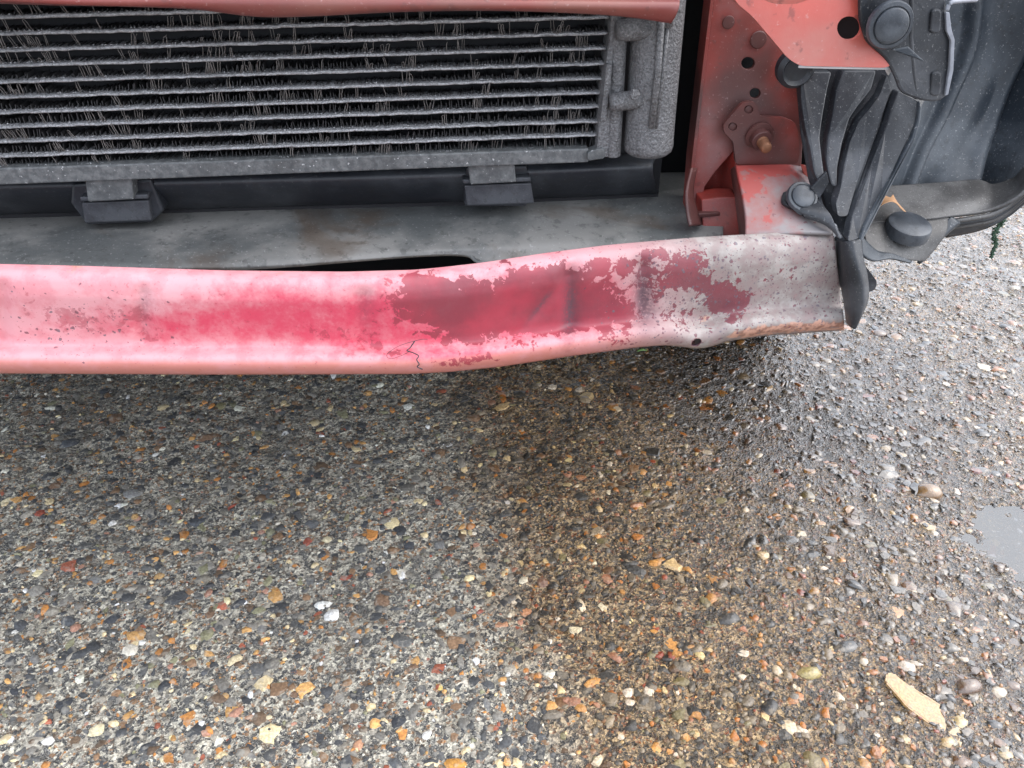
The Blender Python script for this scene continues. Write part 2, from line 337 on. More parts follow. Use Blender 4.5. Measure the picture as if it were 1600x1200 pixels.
def rounded(pts, r=6, n=4):
    out = []; k = len(pts)
    for i in range(k):
        p = np.array(pts[i], float); a = np.array(pts[i-1], float)-p; b = np.array(pts[(i+1) % k], float)-p
        la, lb = np.linalg.norm(a), np.linalg.norm(b); rr = min(r, la*0.45, lb*0.45); A, B = p+a/la*rr, p+b/lb*rr
        for j in range(n+1):
            t = j/n; out.append(tuple((1-t)**2*A+2*t*(1-t)*p+t*t*B))
    return out
def plate(name, outline, Y, mat, parent, thick=0.003, holes=(), bevel=0.0008, smooth=False, kind=None):
    """flat plate with holes; Y is a number or a function of the pixel; thickness goes away from the viewer"""
    yf = Y if callable(Y) else (lambda x, y: Y)
    bm = bmesh.new(); loops = []
    for lp in [outline]+[list(h) for h in holes]:
        vs = [bm.verts.new(U(x, y, yf(x, y))) for x, y in lp]
        loops.append([bm.edges.new((vs[i], vs[(i+1) % len(vs)])) for i in range(len(vs))])
    if holes:
        bmesh.ops.triangle_fill(bm, use_beauty=True, edges=[e for l in loops for e in l])
    else: bm.faces.new([v for v in bm.verts])
    bmesh.ops.recalc_face_normals(bm, faces=bm.faces)
    bm.faces.ensure_lookup_table()
    if sum(f.normal.y*f.calc_area() for f in bm.faces) > 0: bmesh.ops.reverse_faces(bm, faces=bm.faces)
    front = list(bm.faces)
    ret = bmesh.ops.extrude_face_region(bm, geom=front)
    nv = [g for g in ret['geom'] if isinstance(g, bmesh.types.BMVert)]
    bmesh.ops.translate(bm, verts=nv, vec=(0, thick, 0))
    # extrude keeps the original faces as the front: flip nothing, recalc outward
    bmesh.ops.recalc_face_normals(bm, faces=bm.faces)
    vs = [tuple(v.co) for v in bm.verts]; bm.verts.index_update(); fs = [[v.index for v in f.verts] for f in bm.faces]; bm.free()
    o = link(name, vs, fs, mat, parent, smooth=smooth, kind=kind)
    if bevel: mods(o, 0, bevel, 2, angle=50)
    return o
def frame_of(axis):
    a = Vector(axis).normalized(); h = Vector((0, 0, 1)) if abs(a.z) < 0.9 else Vector((0, 1, 0))
    s = a.cross(h).normalized(); t = s.cross(a).normalized(); return a, s, t
def lathe_geo(base, axis, prof, n=32):
    a, s, t = frame_of(axis); vs = []; fs = []
    for r, h in prof:
        for i in range(n):
            th = 2*math.pi*i/n; vs.append(Vector(base)+a*h+(s*math.cos(th)+t*math.sin(th))*r)
    for k in range(len(prof)-1):
        for i in range(n): fs.append((k*n+i, k*n+(i+1) % n, (k+1)*n+(i+1) % n, (k+1)*n+i))
    fs.append(tuple(range(n))); fs.append(tuple(range((len(prof)-1)*n, len(prof)*n)))
    return vs, fs
def lathe(name, base, axis, prof, mat, parent, n=32, smooth=True, bevel=0.0):
    vs, fs = lathe_geo(base, axis, prof, n); o = link(name, vs, fs, mat, parent, smooth)
    m = o.modifiers.new('split', 'EDGE_SPLIT'); m.split_angle = R(38)
    return o
def tube_geo(pts, r, n=6, vs=None, fs=None):
    vs = [] if vs is None else vs; fs = [] if fs is None else fs
    P = [Vector(p) for p in pts]; b0 = len(vs)
    rr = r if isinstance(r, (list, tuple)) else [r]*len(P)
    for k, p in enumerate(P):
        d = (P[min(k+1, len(P)-1)]-P[max(k-1, 0)])
        a, s, t = frame_of(d if d.length > 1e-9 else (0, 0, 1))
        for i in range(n):
            th = 2*math.pi*i/n; vs.append(p+(s*math.cos(th)+t*math.sin(th))*rr[k])
    for k in range(len(P)-1):
        for i in range(n): fs.append((b0+k*n+i, b0+k*n+(i+1) % n, b0+(k+1)*n+(i+1) % n, b0+(k+1)*n+i))
    fs.append(tuple(b0+i for i in range(n))); fs.append(tuple(b0+(len(P)-1)*n+i for i in range(n)))
    return vs, fs
def box_geo(lo, hi, vs, fs):
    b = len(vs); x0, y0, z0 = lo; x1, y1, z1 = hi
    vs += [(x0, y0, z0), (x1, y0, z0), (x1, y1, z0), (x0, y1, z0), (x0, y0, z1), (x1, y0, z1), (x1, y1, z1), (x0, y1, z1)]
    fs += [tuple(b+i for i in f) for f in ((0, 3, 2, 1), (4, 5, 6, 7), (0, 1, 5, 4), (1, 2, 6, 5), (2, 3, 7, 6), (3, 0, 4, 7))]
# lattice noise shared by the ground sheet and the stones set in it
_T = np.random.default_rng(3).random((256, 256))
def vnoise(x, y):
    xi = np.floor(x).astype(int); yi = np.floor(y).astype(int); fx = x-xi; fy = y-yi
    fx = fx*fx*(3-2*fx); fy = fy*fy*(3-2*fy); t = lambda i, j: _T[i & 255, j & 255]
    return (t(xi, yi)*(1-fx)+t(xi+1, yi)*fx)*(1-fy)+(t(xi, yi+1)*(1-fx)+t(xi+1, yi+1)*fx)*fy
PUDDLES = [(G(1602, 846), 0.066, 0.056)]
WATER_Z = -0.0045
def ground_z(x, y):
    x = np.asarray(x, float); y = np.asarray(y, float)
    z = (vnoise(x*11+40, y*11+9)-0.5)*0.005 + (vnoise(x*55+7, y*55+3)-0.5)*0.0036 + (vnoise(x*140+1, y*140+5)-0.5)*0.0026 + (vnoise(x*260+1, y*260+5)-0.5)*0.0016
    for c, rx, ry in PUDDLES:
        d = np.sqrt(((x-c.x)/rx)**2+((y-c.y)/ry)**2) + (vnoise((x+.6*y)*46+3, (y-.6*x)*46+11)-0.5)*0.7 + (vnoise((x-.8*y)*130+3, (y+.8*x)*130+11)-0.5)*0.35
        z = z - 0.010*np.clip((1.25-d)/0.6, 0, 1)
    return z

# ================================================================== THE GROUND
def axis_pts(lo, hi, step, far):
    core = np.arange(lo, hi+step/2, step); ext = []
    d, s = 0, step
    while d < far: s *= 1.35; d += s; ext.append(d)
    ext = np.array(ext); return np.concatenate([lo-ext[::-1], core, hi+ext])
gx = axis_pts(-0.85, 1.35, 0.0036, 60); gy = axis_pts(0.16, 1.85, 0.0036, 60)
XX, YY = np.meshgrid(gx, gy); ZZ = ground_z(XX, YY)
nr, nc = XX.shape
me = bpy.data.meshes.new('concrete_ground')
V = np.stack([XX, YY, ZZ], -1).reshape(-1, 3)
idx = np.arange(nr*nc).reshape(nr, nc)
Q = np.stack([idx[:-1, :-1], idx[:-1, 1:], idx[1:, 1:], idx[1:, :-1]], -1).reshape(-1, 4)
def fast_mesh(me, V, Fc, k):
    me.vertices.add(len(V)); me.vertices.foreach_set('co', V.astype(np.float32).ravel())
    me.loops.add(Fc.size); me.loops.foreach_set('vertex_index', Fc.astype(np.int32).ravel())
    me.polygons.add(len(Fc)); me.polygons.foreach_set('loop_start', np.arange(0, Fc.size, k, dtype=np.int32)); me.polygons.foreach_set('loop_total', np.full(len(Fc), k, np.int32))
    me.update(calc_edges=True); me.validate()
fast_mesh(me, V, Q, 4); me.polygons.foreach_set('use_smooth', np.ones(len(Q), bool)); me.materials.append(M['concrete'])
ground = bpy.data.objects.new('concrete_ground', me); COL.objects.link(ground); WORLD[ground.name] = Vector((0, 0, 0))
ground['kind'] = 'structure'; ground['label'] = 'wet exposed aggregate concrete ground with pebbles set in it'

# ---- palette of the aggregate
PAL = [((0.050, 0.054, 0.062), 27), ((0.085, 0.088, 0.092), 18), ((0.17, 0.165, 0.155), 16), ((0.27, 0.255, 0.225), 12), ((0.11, 0.075, 0.05), 9), ((0.20, 0.125, 0.075), 8),
       ((0.42, 0.19, 0.055), 5.0), ((0.50, 0.29, 0.11), 4.5), ((0.62, 0.52, 0.33), 5), ((0.76, 0.73, 0.66), 3.6), ((0.28, 0.085, 0.05), 2.0), ((0.20, 0.20, 0.13), 4), ((0.36, 0.20, 0.15), 3)]
PC = np.array([p[0] for p in PAL]); PW = np.array([p[1] for p in PAL], float); PW /= PW.sum()
# ---- countless small stones: one mesh
N = 66000
sx = RNG.uniform(-0.8, 1.3, N); sy = 0.18+1.6*RNG.random(N)**1.25
sr = np.clip(np.exp(RNG.normal(math.log(0.0025), 0.62, N)), 0.0008, 0.0115)
K = 7; th = np.arange(K)*2*np.pi/K
rot = RNG.uniform(0, 2*np.pi, N); asp = RNG.uniform(0.5, 1.0, N); hz = 0.0003+np.minimum(sr, 0.004)*RNG.uniform(0.0, 0.34, N)
j1 = RNG.uniform(0.62, 1.25, (N, K)); j2 = RNG.uniform(0.58, 0.92, (N, K))*j1
def ring(jr, zz):
    lx = np.cos(th)[None]*jr*sr[:, None]; ly = np.sin(th)[None]*jr*(sr*asp)[:, None]
    c, s = np.cos(rot)[:, None], np.sin(rot)[:, None]
    return np.stack([sx[:, None]+lx*c-ly*s, sy[:, None]+lx*s+ly*c, zz], -1)
z0 = ground_z(sx, sy)
r1 = ring(j1, np.repeat((z0-0.0012)[:, None], K, 1)); r2 = ring(j2, z0[:, None]+hz[:, None]*RNG.uniform(0.65, 1.05, (N, K)))
top = np.stack([sx+RNG.uniform(-.2, .2, N)*sr, sy+RNG.uniform(-.2, .2, N)*sr, z0+hz*1.15], -1)[:, None]
Vs = np.concatenate([r1, r2, top], 1); per = 2*K+1
tri = []
for i in range(K):
    j = (i+1) % K; tri += [(i, j, K+j), (i, K+j, K+i), (K+i, K+j, 2*K)]
tri = np.array(tri)
T = (np.arange(N)[:, None, None]*per+tri[None]).reshape(-1, 3)
PWF = PW*np.array([.6, .7, .9, 1, 1, 1, 1.3, 1.3, 2.6, 3.2, 1, 1, 1]); PWF /= PWF.sum()
cols = np.where((sr < .0017)[:, None], PC[RNG.choice(len(PC), N, p=PWF)], PC[RNG.choice(len(PC), N, p=PW)])*RNG.uniform(0.8, 1.3, (N, 1)); cols = np.clip(cols*np.array([1.2, 1.16, 1.08]), 0, 0.85)
me = bpy.data.meshes.new('small_stones'); fast_mesh(me, Vs.reshape(-1, 3), T, 3)
a = me.color_attributes.new('tint', 'FLOAT_COLOR', 'POINT')
a.data.foreach_set('color', np.concatenate([np.repeat(cols, per, 0), np.ones((N*per, 1))], 1).astype(np.float32).ravel())
sm = np.repeat(RNG.random(N) < 0.55, len(tri)); me.polygons.foreach_set('use_smooth', sm); me.materials.append(M['grit'])
grit = bpy.data.objects.new('small_stones', me); COL.objects.link(grit); place(grit, Vector((0, 0, 0)), ground); grit['kind'] = 'stuff'

# ---- the larger pebbles, one object each, sharing a few meshes
def pebble_mesh(seed, angular):
    rs = np.random.default_rng(seed); bm = bmesh.new(); bmesh.ops.create_icosphere(bm, subdivisions=2, radius=1.0)
    off = rs.random(2)*50
    for v in bm.verts:
        c = np.array(v.co); f = 1+(vnoise(c[0]*1.3+off[0]+c[2], c[1]*1.3+off[1])-0.5)*0.55 + (vnoise(c[0]*3+off[1], c[2]*3+c[1]*2+off[0])-0.5)*0.18
        v.co = v.co*float(f)
    if angular:
        for k in range(7):
            nrm = Vector(rs.normal(size=3)).normalized(); d = rs.uniform(0.55, 0.85)
            for v in bm.verts:
                e = v.co.dot(nrm)-d
                if e > 0: v.co -= nrm*e
    m = bpy.data.meshes.new('pebble'); bm.to_mesh(m); bm.free()
    m.polygons.foreach_set('use_smooth', [not angular]*len(m.polygons)); m.materials.append(M['stone']); return m
PM = [pebble_mesh(i, i % 2 == 1) for i in range(14)]
def pebble(px, py, wpx, hpx, col, ang=0.0, round_=None, parent=ground, mesh=None, flat=0.6, sink=0.75):
    p = G(px, py); dist = (p-CAM_POS).dot(CAM_ROT @ Vector((0, 0, -1))); k = dist/F_PX
    gz = float(ground_z(p.x, p.y)); view = (p-CAM_POS).normalized(); s = max(0.35, -view.z)
    a = wpx*k/2; b = hpx*k/2/s*0.8
    m = mesh or PM[random.choice([i for i in range(14) if round_ is None or (i % 2 == 0) == round_])]
    o = bpy.data.objects.new('pebble', m); COL.objects.link(o)
    hh = min(a, b)*flat
    o.scale = (a, b, hh); o.rotation_euler = (random.uniform(-.15, .15), random.uniform(-.15, .15), ang-YAW)
    o.color = (*col, 1)
    place(o, Vector((p.x, p.y, gz-hh*(sink-.25)-.0002)), parent); return o
ORANGE, TAN, CREAM, WHITE = (0.48, 0.20, 0.05), (0.52, 0.32, 0.13), (0.66, 0.58, 0.38), (0.82, 0.80, 0.75)
BROWN, BRED, DGREY, MGREY, BLACK, OLIVE = (0.19, 0.115, 0.07), (0.30, 0.075, 0.045), (0.075, 0.082, 0.092), (0.20, 0.20, 0.195), (0.035, 0.037, 0.042), (0.23, 0.21, 0.11)
PEACH = (0.50, 0.27, 0.16)
SEEN = [(915, 620, 26, 18, CREAM, 0), (1022, 637, 24, 11, ORANGE, 0), (1105, 637, 30, 13, ORANGE, -.2), (1200, 650, 24, 11, TAN, -.4), (992, 630, 20, 20, BROWN, 0), (952, 725, 14, 13, WHITE, 0), (938, 742, 13, 15, WHITE, 0),
        (887, 758, 16, 12, CREAM, 0), (912, 745, 40, 13, PEACH, .25), (905, 773, 42, 20, DGREY, 0), (997, 788, 34, 24, PEACH, -.3), (1011, 768, 20, 14, OLIVE, 0), (1040, 770, 18, 10, TAN, 0), (1232, 757, 28, 17, ORANGE, -.2), (1300, 735, 20, 14, DGREY, 0),
        (1265, 735, 22, 20, TAN, -.3), (1300, 725, 22, 15, TAN, 0), (1327, 745, 30, 28, MGREY, 0), (1262, 775, 26, 22, OLIVE, -.6), (1220, 782, 20, 20, BROWN, 0), (1325, 795, 26, 18, TAN, 0), (1337, 815, 36, 20, BROWN, 0), (1305, 840, 20, 16, ORANGE, -.6), (1285, 818, 22, 14, TAN, 0),
        (1240, 845, 46, 20, DGREY, 0), (1270, 868, 34, 22, DGREY, -.4), (1255, 890, 12, 11, WHITE, 0), (1285, 888, 18, 9, WHITE, 0), (1355, 938, 16, 20, ORANGE, -.7), (1272, 923, 18, 16, TAN, 0), (1293, 945, 13, 12, TAN, 0), (1225, 930, 10, 20, BRED, -.4), (1420, 950, 14, 10, TAN, 0), (1310, 990, 12, 22, BLACK, 0),
        (1385, 700, 22, 12, CREAM, .3), (1410, 712, 24, 12, CREAM, -.4), (1390, 740, 44, 20, MGREY, .3), (1450, 800, 30, 14, PEACH, 0), (1340, 655, 14, 8, DGREY, 0), (1395, 690, 10, 8, CREAM, 0), (1240, 715, 30, 14, DGREY, 0), (1440, 690, 34, 14, DGREY, .3),
        (132, 752, 25, 14, ORANGE, .15), (86, 757, 24, 14, BROWN, 0), (152, 642, 14, 9, TAN, 0), (180, 655, 34, 28, BROWN, 0), (330, 685, 40, 18, BROWN, .4), (252, 690, 20, 15, BROWN, 0), (340, 750, 12, 8, ORANGE, 0), (175, 815, 16, 12, WHITE, -.6), (330, 800, 10, 10, CREAM, 0), (245, 712, 14, 9, WHITE, 0), (10, 780, 18, 20, CREAM, 0),
        (365, 792, 16, 22, BRED, -.4), (310, 815, 40, 28, DGREY, 0), (95, 815, 30, 12, TAN, .4), (210, 805, 16, 14, TAN, 0), (62, 800, 18, 12, BRED, .3), (345, 635, 18, 14, OLIVE, 0), (110, 690, 36, 20, DGREY, 0), (205, 770, 34, 18, MGREY, 0),
        (478, 845, 22, 20, BRED, 0), (543, 900, 44, 14, BRED, .15), (512, 843, 18, 12, CREAM, 0), (568, 822, 18, 20, DGREY, 0), (690, 850, 22, 20, MGREY, 0), (735, 795, 26, 14, DGREY, 0), (800, 780, 12, 10, CREAM, 0), (812, 615, 24, 16, DGREY, 0), (735, 822, 16, 14, ORANGE, -.4), (610, 765, 12, 10, CREAM, 0),
        (595, 940, 32, 26, BROWN, -.4), (848, 910, 30, 24, (0.24, 0.15, 0.12), 0), (905, 922, 28, 16, CREAM, 0), (820, 957, 26, 20, PEACH, 0), (783, 975, 26, 18, PEACH, .2), (748, 955, 18, 16, BRED, 0), (800, 938, 20, 18, MGREY, .6), (1000, 895, 44, 26, DGREY, -.3), (950, 893, 22, 24, BROWN, -.6), (500, 1025, 30, 12, BROWN, .4), (645, 1043, 30, 30, BROWN, 0),
        (688, 1070, 18, 14, (0.66, 0.50, 0.16), 0), (785, 1105, 12, 26, ORANGE, .2), (822, 1048, 13, 12, ORANGE, 0), (760, 1100, 16, 30, MGREY, .2), (958, 1085, 18, 17, ORANGE, 0), (1027, 1020, 20, 22, BRED, -.3), (1068, 1040, 34, 28, MGREY, 0), (1065, 1065, 34, 22, OLIVE, 0), (840, 1012, 14, 16, ORANGE, -.5), (985, 1098, 18, 15, WHITE, 0), (970, 1150, 16, 16, WHITE, -.6), (670, 1148, 28, 20, WHITE, 0), (850, 1150, 24, 14, DGREY, 0), (945, 1060, 40, 30, DGREY, 0),
        (1165, 1022, 30, 20, WHITE, 0), (1135, 965, 40, 26, DGREY, 0), (1320, 1010, 50, 24, DGREY, .2), (1350, 1035, 18, 14, WHITE, -.5), (1475, 1030, 18, 12, CREAM, 0), (1505, 1033, 22, 12, WHITE, -.2), (1485, 1015, 24, 20, MGREY, 0), (1545, 1058, 18, 24, PEACH, 0), (1550, 993, 22, 16, MGREY, 0), (1585, 1105, 14, 20, BROWN, 0), (1585, 1072, 26, 18, BROWN, 0), (1415, 1155, 24, 20, CREAM, 0), (1368, 1155, 18, 26, DGREY, .5), (1402, 1122, 26, 16, CREAM, 0), (1570, 1180, 26, 20, CREAM, -.3), (1270, 1185, 36, 34, OLIVE, 0), (1252, 1140, 26, 18, WHITE, -.5), (1390, 1190, 26, 34, PEACH, -.3), (1350, 1192, 24, 26, TAN, 0),
        (1470, 970, 14, 10, CREAM, 0), (1190, 1000, 16, 14, TAN, 0), (75, 1160, 26, 20, WHITE, 0), (150, 1140, 34, 22, CREAM, .3), (205, 1090, 26, 20, DGREY, 0), (350, 1090, 14, 16, TAN, 0), (255, 1185, 20, 14, CREAM, 0), (390, 1120, 18, 10, PEACH, .3), (35, 960, 20, 16, DGREY, 0), (105, 970, 28, 22, DGREY, 0), (290, 990, 18, 14, CREAM, .3), (420, 1120, 22, 14, CREAM, 0), (60, 1090, 14, 12, TAN, 0), (460, 1085, 16, 14, BROWN, 0), (560, 1160, 20, 22, PEACH, 0), (330, 960, 26, 18, BROWN, 0), (250, 900, 22, 16, TAN, .2), (150, 905, 30, 18, MGREY, 0), (420, 930, 16, 12, TAN, 0),
        (1400, 525, 30, 14, TAN, 0), (1425, 528, 16, 12, BROWN, 0), (1385, 545, 20, 8, MGREY, 0), (1372, 520, 26, 10, BROWN, 0), (1295, 540, 18, 9, ORANGE, -.2), (1410, 482, 14, 6, CREAM, -.5), (1450, 415, 20, 10, ORANGE, 0), (1585, 408, 26, 10, PEACH, 0), (1580, 505, 16, 10, PEACH, 0), (1520, 620, 14, 8, WHITE, 0), (1510, 655, 18, 10, CREAM, 0)]
for s in SEEN: pebble(s[0], s[1], s[2], s[3], s[4], s[5])
NR = 300-len(SEEN)
taken = [(s[0], s[1]) for s in SEEN]
while NR > 0:
    x, y = random.uniform(0, 1600), 430+770*random.random()**0.75
    top_y = 590 if x < 1320 else 520
    if y < top_y or any(abs(x-a) < 24 and abs(y-b) < 20 for a, b in taken): continue
    taken.append((x, y)); f = 0.55+0.65*(y-500)/700
    col = tuple(np.clip(PC[RNG.choice(len(PC), p=PW)]*random.uniform(0.8, 1.25), 0, 0.82))
    ww = random.uniform(15, 32)*f; pebble(x, y, ww, ww*random.uniform(0.5, 0.85), col, random.uniform(-1, 1)); NR -= 1
# ---- the stones that stand proud enough to pick up
def loose(px, py, w_, h_, col, ang, label, name='loose_stone', mesh=None, flat=0.8, sink=0.45):
    o = pebble(px, py, w_, h_, col, ang, True, None, mesh, flat, sink); o.name = name; return tag(o, label, 'stone')
loose(1450, 768, 42, 26, (0.42, 0.27, 0.11), 0, 'round tan pebble standing proud of the wet concrete left above the puddle')
loose(1512, 1075, 46, 26, (0.20, 0.13, 0.09), .35, 'smooth dark brown oval pebble lying right of the long cream shard')
loose(1262, 1053, 38, 22, (0.55, 0.52, 0.25), 0, 'pale greenish yellow pebble left of the long cream shard')
loose(520, 963, 24, 24, (0.85, 0.84, 0.80), .4, 'round chalk white stone on the drier concrete below the middle of the beam')
loose(628, 895, 14, 20, (0.85, 0.84, 0.82), .2, 'small bright white chip up and right of the round white stone')
loose(715, 1196, 40, 26, (0.52, 0.25, 0.05), 0, 'glossy orange pebble cut by the bottom edge of the picture')
def shard_mesh():
    out = [(-1.0, 0.62), (-0.8, 0.95), (-0.5, 1.0), (-0.3, 0.74), (0.1, 0.45), (0.3, 0.30), (0.5, 0.20), (1.0, -0.15), (0.85, -0.6), (0.55, -1.0), (0.25, -0.85), (-0.15, -0.5), (-0.5, -0.2), (-0.68, 0.15)]
    bm = bmesh.new(); vs = [bm.verts.new((x, y, 0.4+0.12*math.sin(x*3))) for x, y in out]; bm.faces.new(vs)
    r = bmesh.ops.extrude_face_region(bm, geom=list(bm.faces)); bmesh.ops.translate(bm, verts=[v for v in r['geom'] if isinstance(v, bmesh.types.BMVert)], vec=(0, 0, -1.0))
    bmesh.ops.bevel(bm, geom=list(bm.edges), offset=0.07, segments=2, affect='EDGES'); bmesh.ops.recalc_face_normals(bm, faces=bm.faces)
    m = bpy.data.meshes.new('shard'); bm.to_mesh(m); bm.free(); m.materials.append(M['stone']); return m
loose(1432, 1100, 84, 92, (0.68, 0.48, 0.21), 0, 'long cream and orange stone shard lying near the bottom right corner', 'stone_shard', shard_mesh(), 0.14, -0.5)

# ---- puddles
def puddle(i, scale=1.7):
    c, rx, ry = PUDDLES[i]; n = 40
    vs = [Vector((c.x, c.y, WATER_Z))]+[Vector((c.x+math.cos(t)*rx*scale, c.y+math.sin(t)*ry*scale, WATER_Z)) for t in np.linspace(0, 2*math.pi, n, endpoint=False)]
    o = link('puddle_water', vs, [(0, 1+k, 1+(k+1) % n) for k in range(n)], M['water'], None, kind='structure')
    o['label'] = 'shallow puddle reflecting pale sky on the wet concrete'
for i in range(len(PUDDLES)): puddle(i)

# ================================================================== THE CAR
car = thing('damaged_car', 'red car front with its bumper off, showing corroded condenser and faded beam', 'car', (-0.29, 1.4, 0))

# ---- bumper beam
UX = np.linspace(-260, 1301, 500)
topx = np.array([[-260, 413], [0, 415], [130, 418], [350, 425], [540, 427], [650, 424], [700, 419], [760, 412], [850, 398], [950, 385], [1100, 372], [1250, 364], [1301, 361]], float)
botx = np.array([[-260, 578], [0, 581], [350, 583], [640, 582], [700, 579], [780, 571], [900, 553], [1000, 540], [1040, 537], [1070, 540], [1088, 543], [1110, 540], [1135, 531], [1200, 522], [1319, 514]], float)
def curve(tab, x):
    y = np.interp(x, tab[:, 0], tab[:, 1]); k = np.ones(13)/13; pad = np.pad(y, 6, mode='edge'); return np.convolve(pad, k, 'valid')
sh = 18*np.clip((UX-850)/450, 0, 1)**1.3
tY = curve(topx, UX); bY = np.interp(UX+sh, botx[:, 0], botx[:, 1]); bY = np.convolve(np.pad(bY, 3, mode='edge'), np.ones(7)/7, 'valid')
Yf = 0.49+0.040*np.clip((UX-560)/760, 0, 1)**1.4
prof_v = [0, .03, .07, .13, .20, .28, .4, .55, .68, .75, .79, .83, .87, .91, .95, .98, 1.0]
prof_d = [15, 9.5, 5.5, 2.6, .9, 0, 1.0, 2.0, 2.2, .8, -3.0, -7.5, -10.2, -11.2, -10.4, -7.5, -2.0]
VV = np.linspace(0, 1, 60); PD = np.interp(VV, prof_v, prof_d); PD = np.convolve(np.pad(PD, 1, mode='edge'), np.ones(3)/3, 'valid')
verts = []; pm = []; pn = []
CRISP = [(680, 455, 50, 26, 1.0), (760, 485, 80, 40, .95), (720, 505, 60, 34, .7), (830, 470, 55, 42, .85), (865, 450, 45, 40, .85), (935, 465, 55, 42, .8), (870, 505, 50, 26, .5), (960, 505, 60, 28, .5), (938, 413, 15, 12, .9), (975, 415, 10, 9, .8), (1020, 395, 20, 14, .65), (1080, 430, 30, 20, .60), (1110, 450, 34, 24, .50), (1150, 480, 30, 24, .45), (1000, 415, 60, 24, .42), (1062, 412, 20, 14, .6), (1140, 470, 34, 28, .55), (1085, 400, 24, 12, .5), (1040, 440, 40, 20, .5), (1060, 495, 40, 20, .5), (1200, 450, 80, 50, .26), (640, 465, 40, 34, .5), (790, 410, 14, 7, .6), (540, 520, 70, 24, .48), (600, 545, 60, 14, .4), (120, 490, 40, 14, .42), (212, 488, 30, 16, .55), (110, 505, 50, 20, .42), (60, 480, 40, 16, .36), (240, 520, 40, 20, .4), (330, 460, 60, 18, .3), (700, 565, 60, 10, .45), (835, 545, 40, 10, .4)]
SOFT = [(330, 505, 120, 36, .85), (470, 490, 110, 40, .9), (560, 515, 90, 36, .9), (640, 495, 90, 45, 1.0), (750, 490, 110, 50, 1.0), (250, 510, 60, 24, .45), (860, 480, 90, 50, .9), (940, 470, 70, 50, .7), (110, 500, 90, 24, .35), (700, 560, 110, 14, .7), (400, 460, 60, 14, .4)]
def bl(L, x, y): return sum(a*np.exp(-(((x-cx)/rx)**2+((y-cy)/ry)**2)) for cx, cy, rx, ry, a in L)
for j, v in enumerate(VV):
    px = UX+sh*v; py = tY+(bY-tY)*v
    cre = sum(a*np.exp(-((px-cx)/wd)**2) for cx, wd, a in ((225, 15, 3.4), (5, 14, 3.6), (568, 18, 3.6), (890, 14, 4.5), (1002, 15, 4.5), (400, 40, 1.0)))*np.clip((v-.1)/.12, 0, 1)*np.clip((.80-v)/.1, 0, 1)
    dent = 5.0*np.exp(-((px-1105)/40)**2-((v-.78)/.16)**2) + 1.6*np.exp(-((px-850-(py-470)*-.8)/12)**2)*np.exp(-((py-475)/40)**2)
    wave = (vnoise(px/70+3, py/60+8)-0.5)*1.6
    d = PD[j]+cre+dent+wave*min(1, v*6)*min(1, (1-v)*6)
    for i in range(len(UX)): verts.append(U(px[i], py[i], Yf[i]+d[i]/1000))
    cr = np.clip(bl(CRISP, px, py), 0, 1.15); so = np.clip(bl(SOFT, px, py), 0, 1.1)
    grey = np.clip((px-860)/240, 0, 1)*0.95
    spk = np.clip((px-900)/160, 0, 1)*np.clip(1.1-abs(v-.45)*1.0, 0, 1)+.45*np.exp(-((px-130)/120)**2-((v-.5)/.3)**2)
    rust = np.exp(-((v-.95)/.06)**2)*(np.clip((px-1090)/80, 0, 1)*.95+.25*(px < 900)) + np.clip(1-v/.13, 0, 1)*(.55*np.exp(-((px-130)/120)**2)+.5*np.exp(-((px-440)/60)**2)) + .7*np.exp(-((px-1098)/14)**2-((py-497)/14)**2)
    smear = sum(a*np.exp(-((px-cx)/wd)**2-((py-cy)/44)**2) for cx, cy, wd, a in ((893, 470, 12, .75), (1002, 455, 14, .75), (885, 505, 10, .4), (1012, 480, 16, .35)))
    smear = smear+.8*np.exp(-((px-848+(py-470)*.75)/5)**2-((py-475)/24)**2)+.35*np.exp(-((px-225)/12)**2-((py-480)/30)**2)+.3*np.exp(-((px-570)/16)**2-((py-480)/30)**2)
    lip = np.clip((v-.86)/.05, 0, 1)*np.clip((1060-px)/200, 0, 1); pm.append(np.stack([cr, so, grey, lip], -1)); pn.append(np.stack([spk, rust, np.clip(smear, 0, 1), np.clip((px-540)/120, 0, 1)], -1))
# flanges running back from the two long edges
nU = len(UX)
first = verts[:nU]; last = verts[-nU:]
for side, src, dy, dz, rep in (('top', first, (.008, .026), (-.0052, -.0160), 0), ('bot', last, (.012, .040), (.0030, .0036), -1)):
    ext = [[Vector((p.x, p.y+a_, p.z+b_)) for p in src] for a_, b_ in zip(dy, dz)]
    if side == 'top':
        verts = ext[1]+ext[0]+verts; pm = [pm[0], pm[0]]+pm; pn = [pn[0], pn[0]]+pn
    else:
        verts = verts+ext[0]+ext[1]; pm = pm+[pm[-1]]*2; pn = pn+[pn[-1]]*2
nV = len(verts)//nU
pm = np.array(pm).reshape(-1, 4); pn = np.array(pn).reshape(-1, 4)
beam = link('bumper_beam', verts, grid_faces(nV, nU), M['beam'], car, attrs={'pm': pm, 'pn': pn})
beam['label'] = 'long bent bumper beam in chalky faded red paint, grey at its right end'
mods(beam, 0.0022, 0, offset=0)
# the hole near the lower edge, cut through
hp = U(1093, 525, 0.50); hd = (hp-CAM_POS).normalized()
cvs, cfs = lathe_geo(hp-Vector((0, .05, 0))*1.0, (0, 1, -.15), [(0.0037, 0), (0.0037, 0.075)], 28)
cut = link('cutter', cvs, cfs, None, None); bm_ = beam.modifiers.new('hole', 'BOOLEAN'); bm_.object = cut; bm_.operation = 'DIFFERENCE'; bm_.solver = 'EXACT'
dg = bpy.context.evaluated_depsgraph_get(); nm = bpy.data.meshes.new_from_object(beam.evaluated_get(dg)); beam.modifiers.clear(); beam.data = nm
bpy.data.objects.remove(cut)
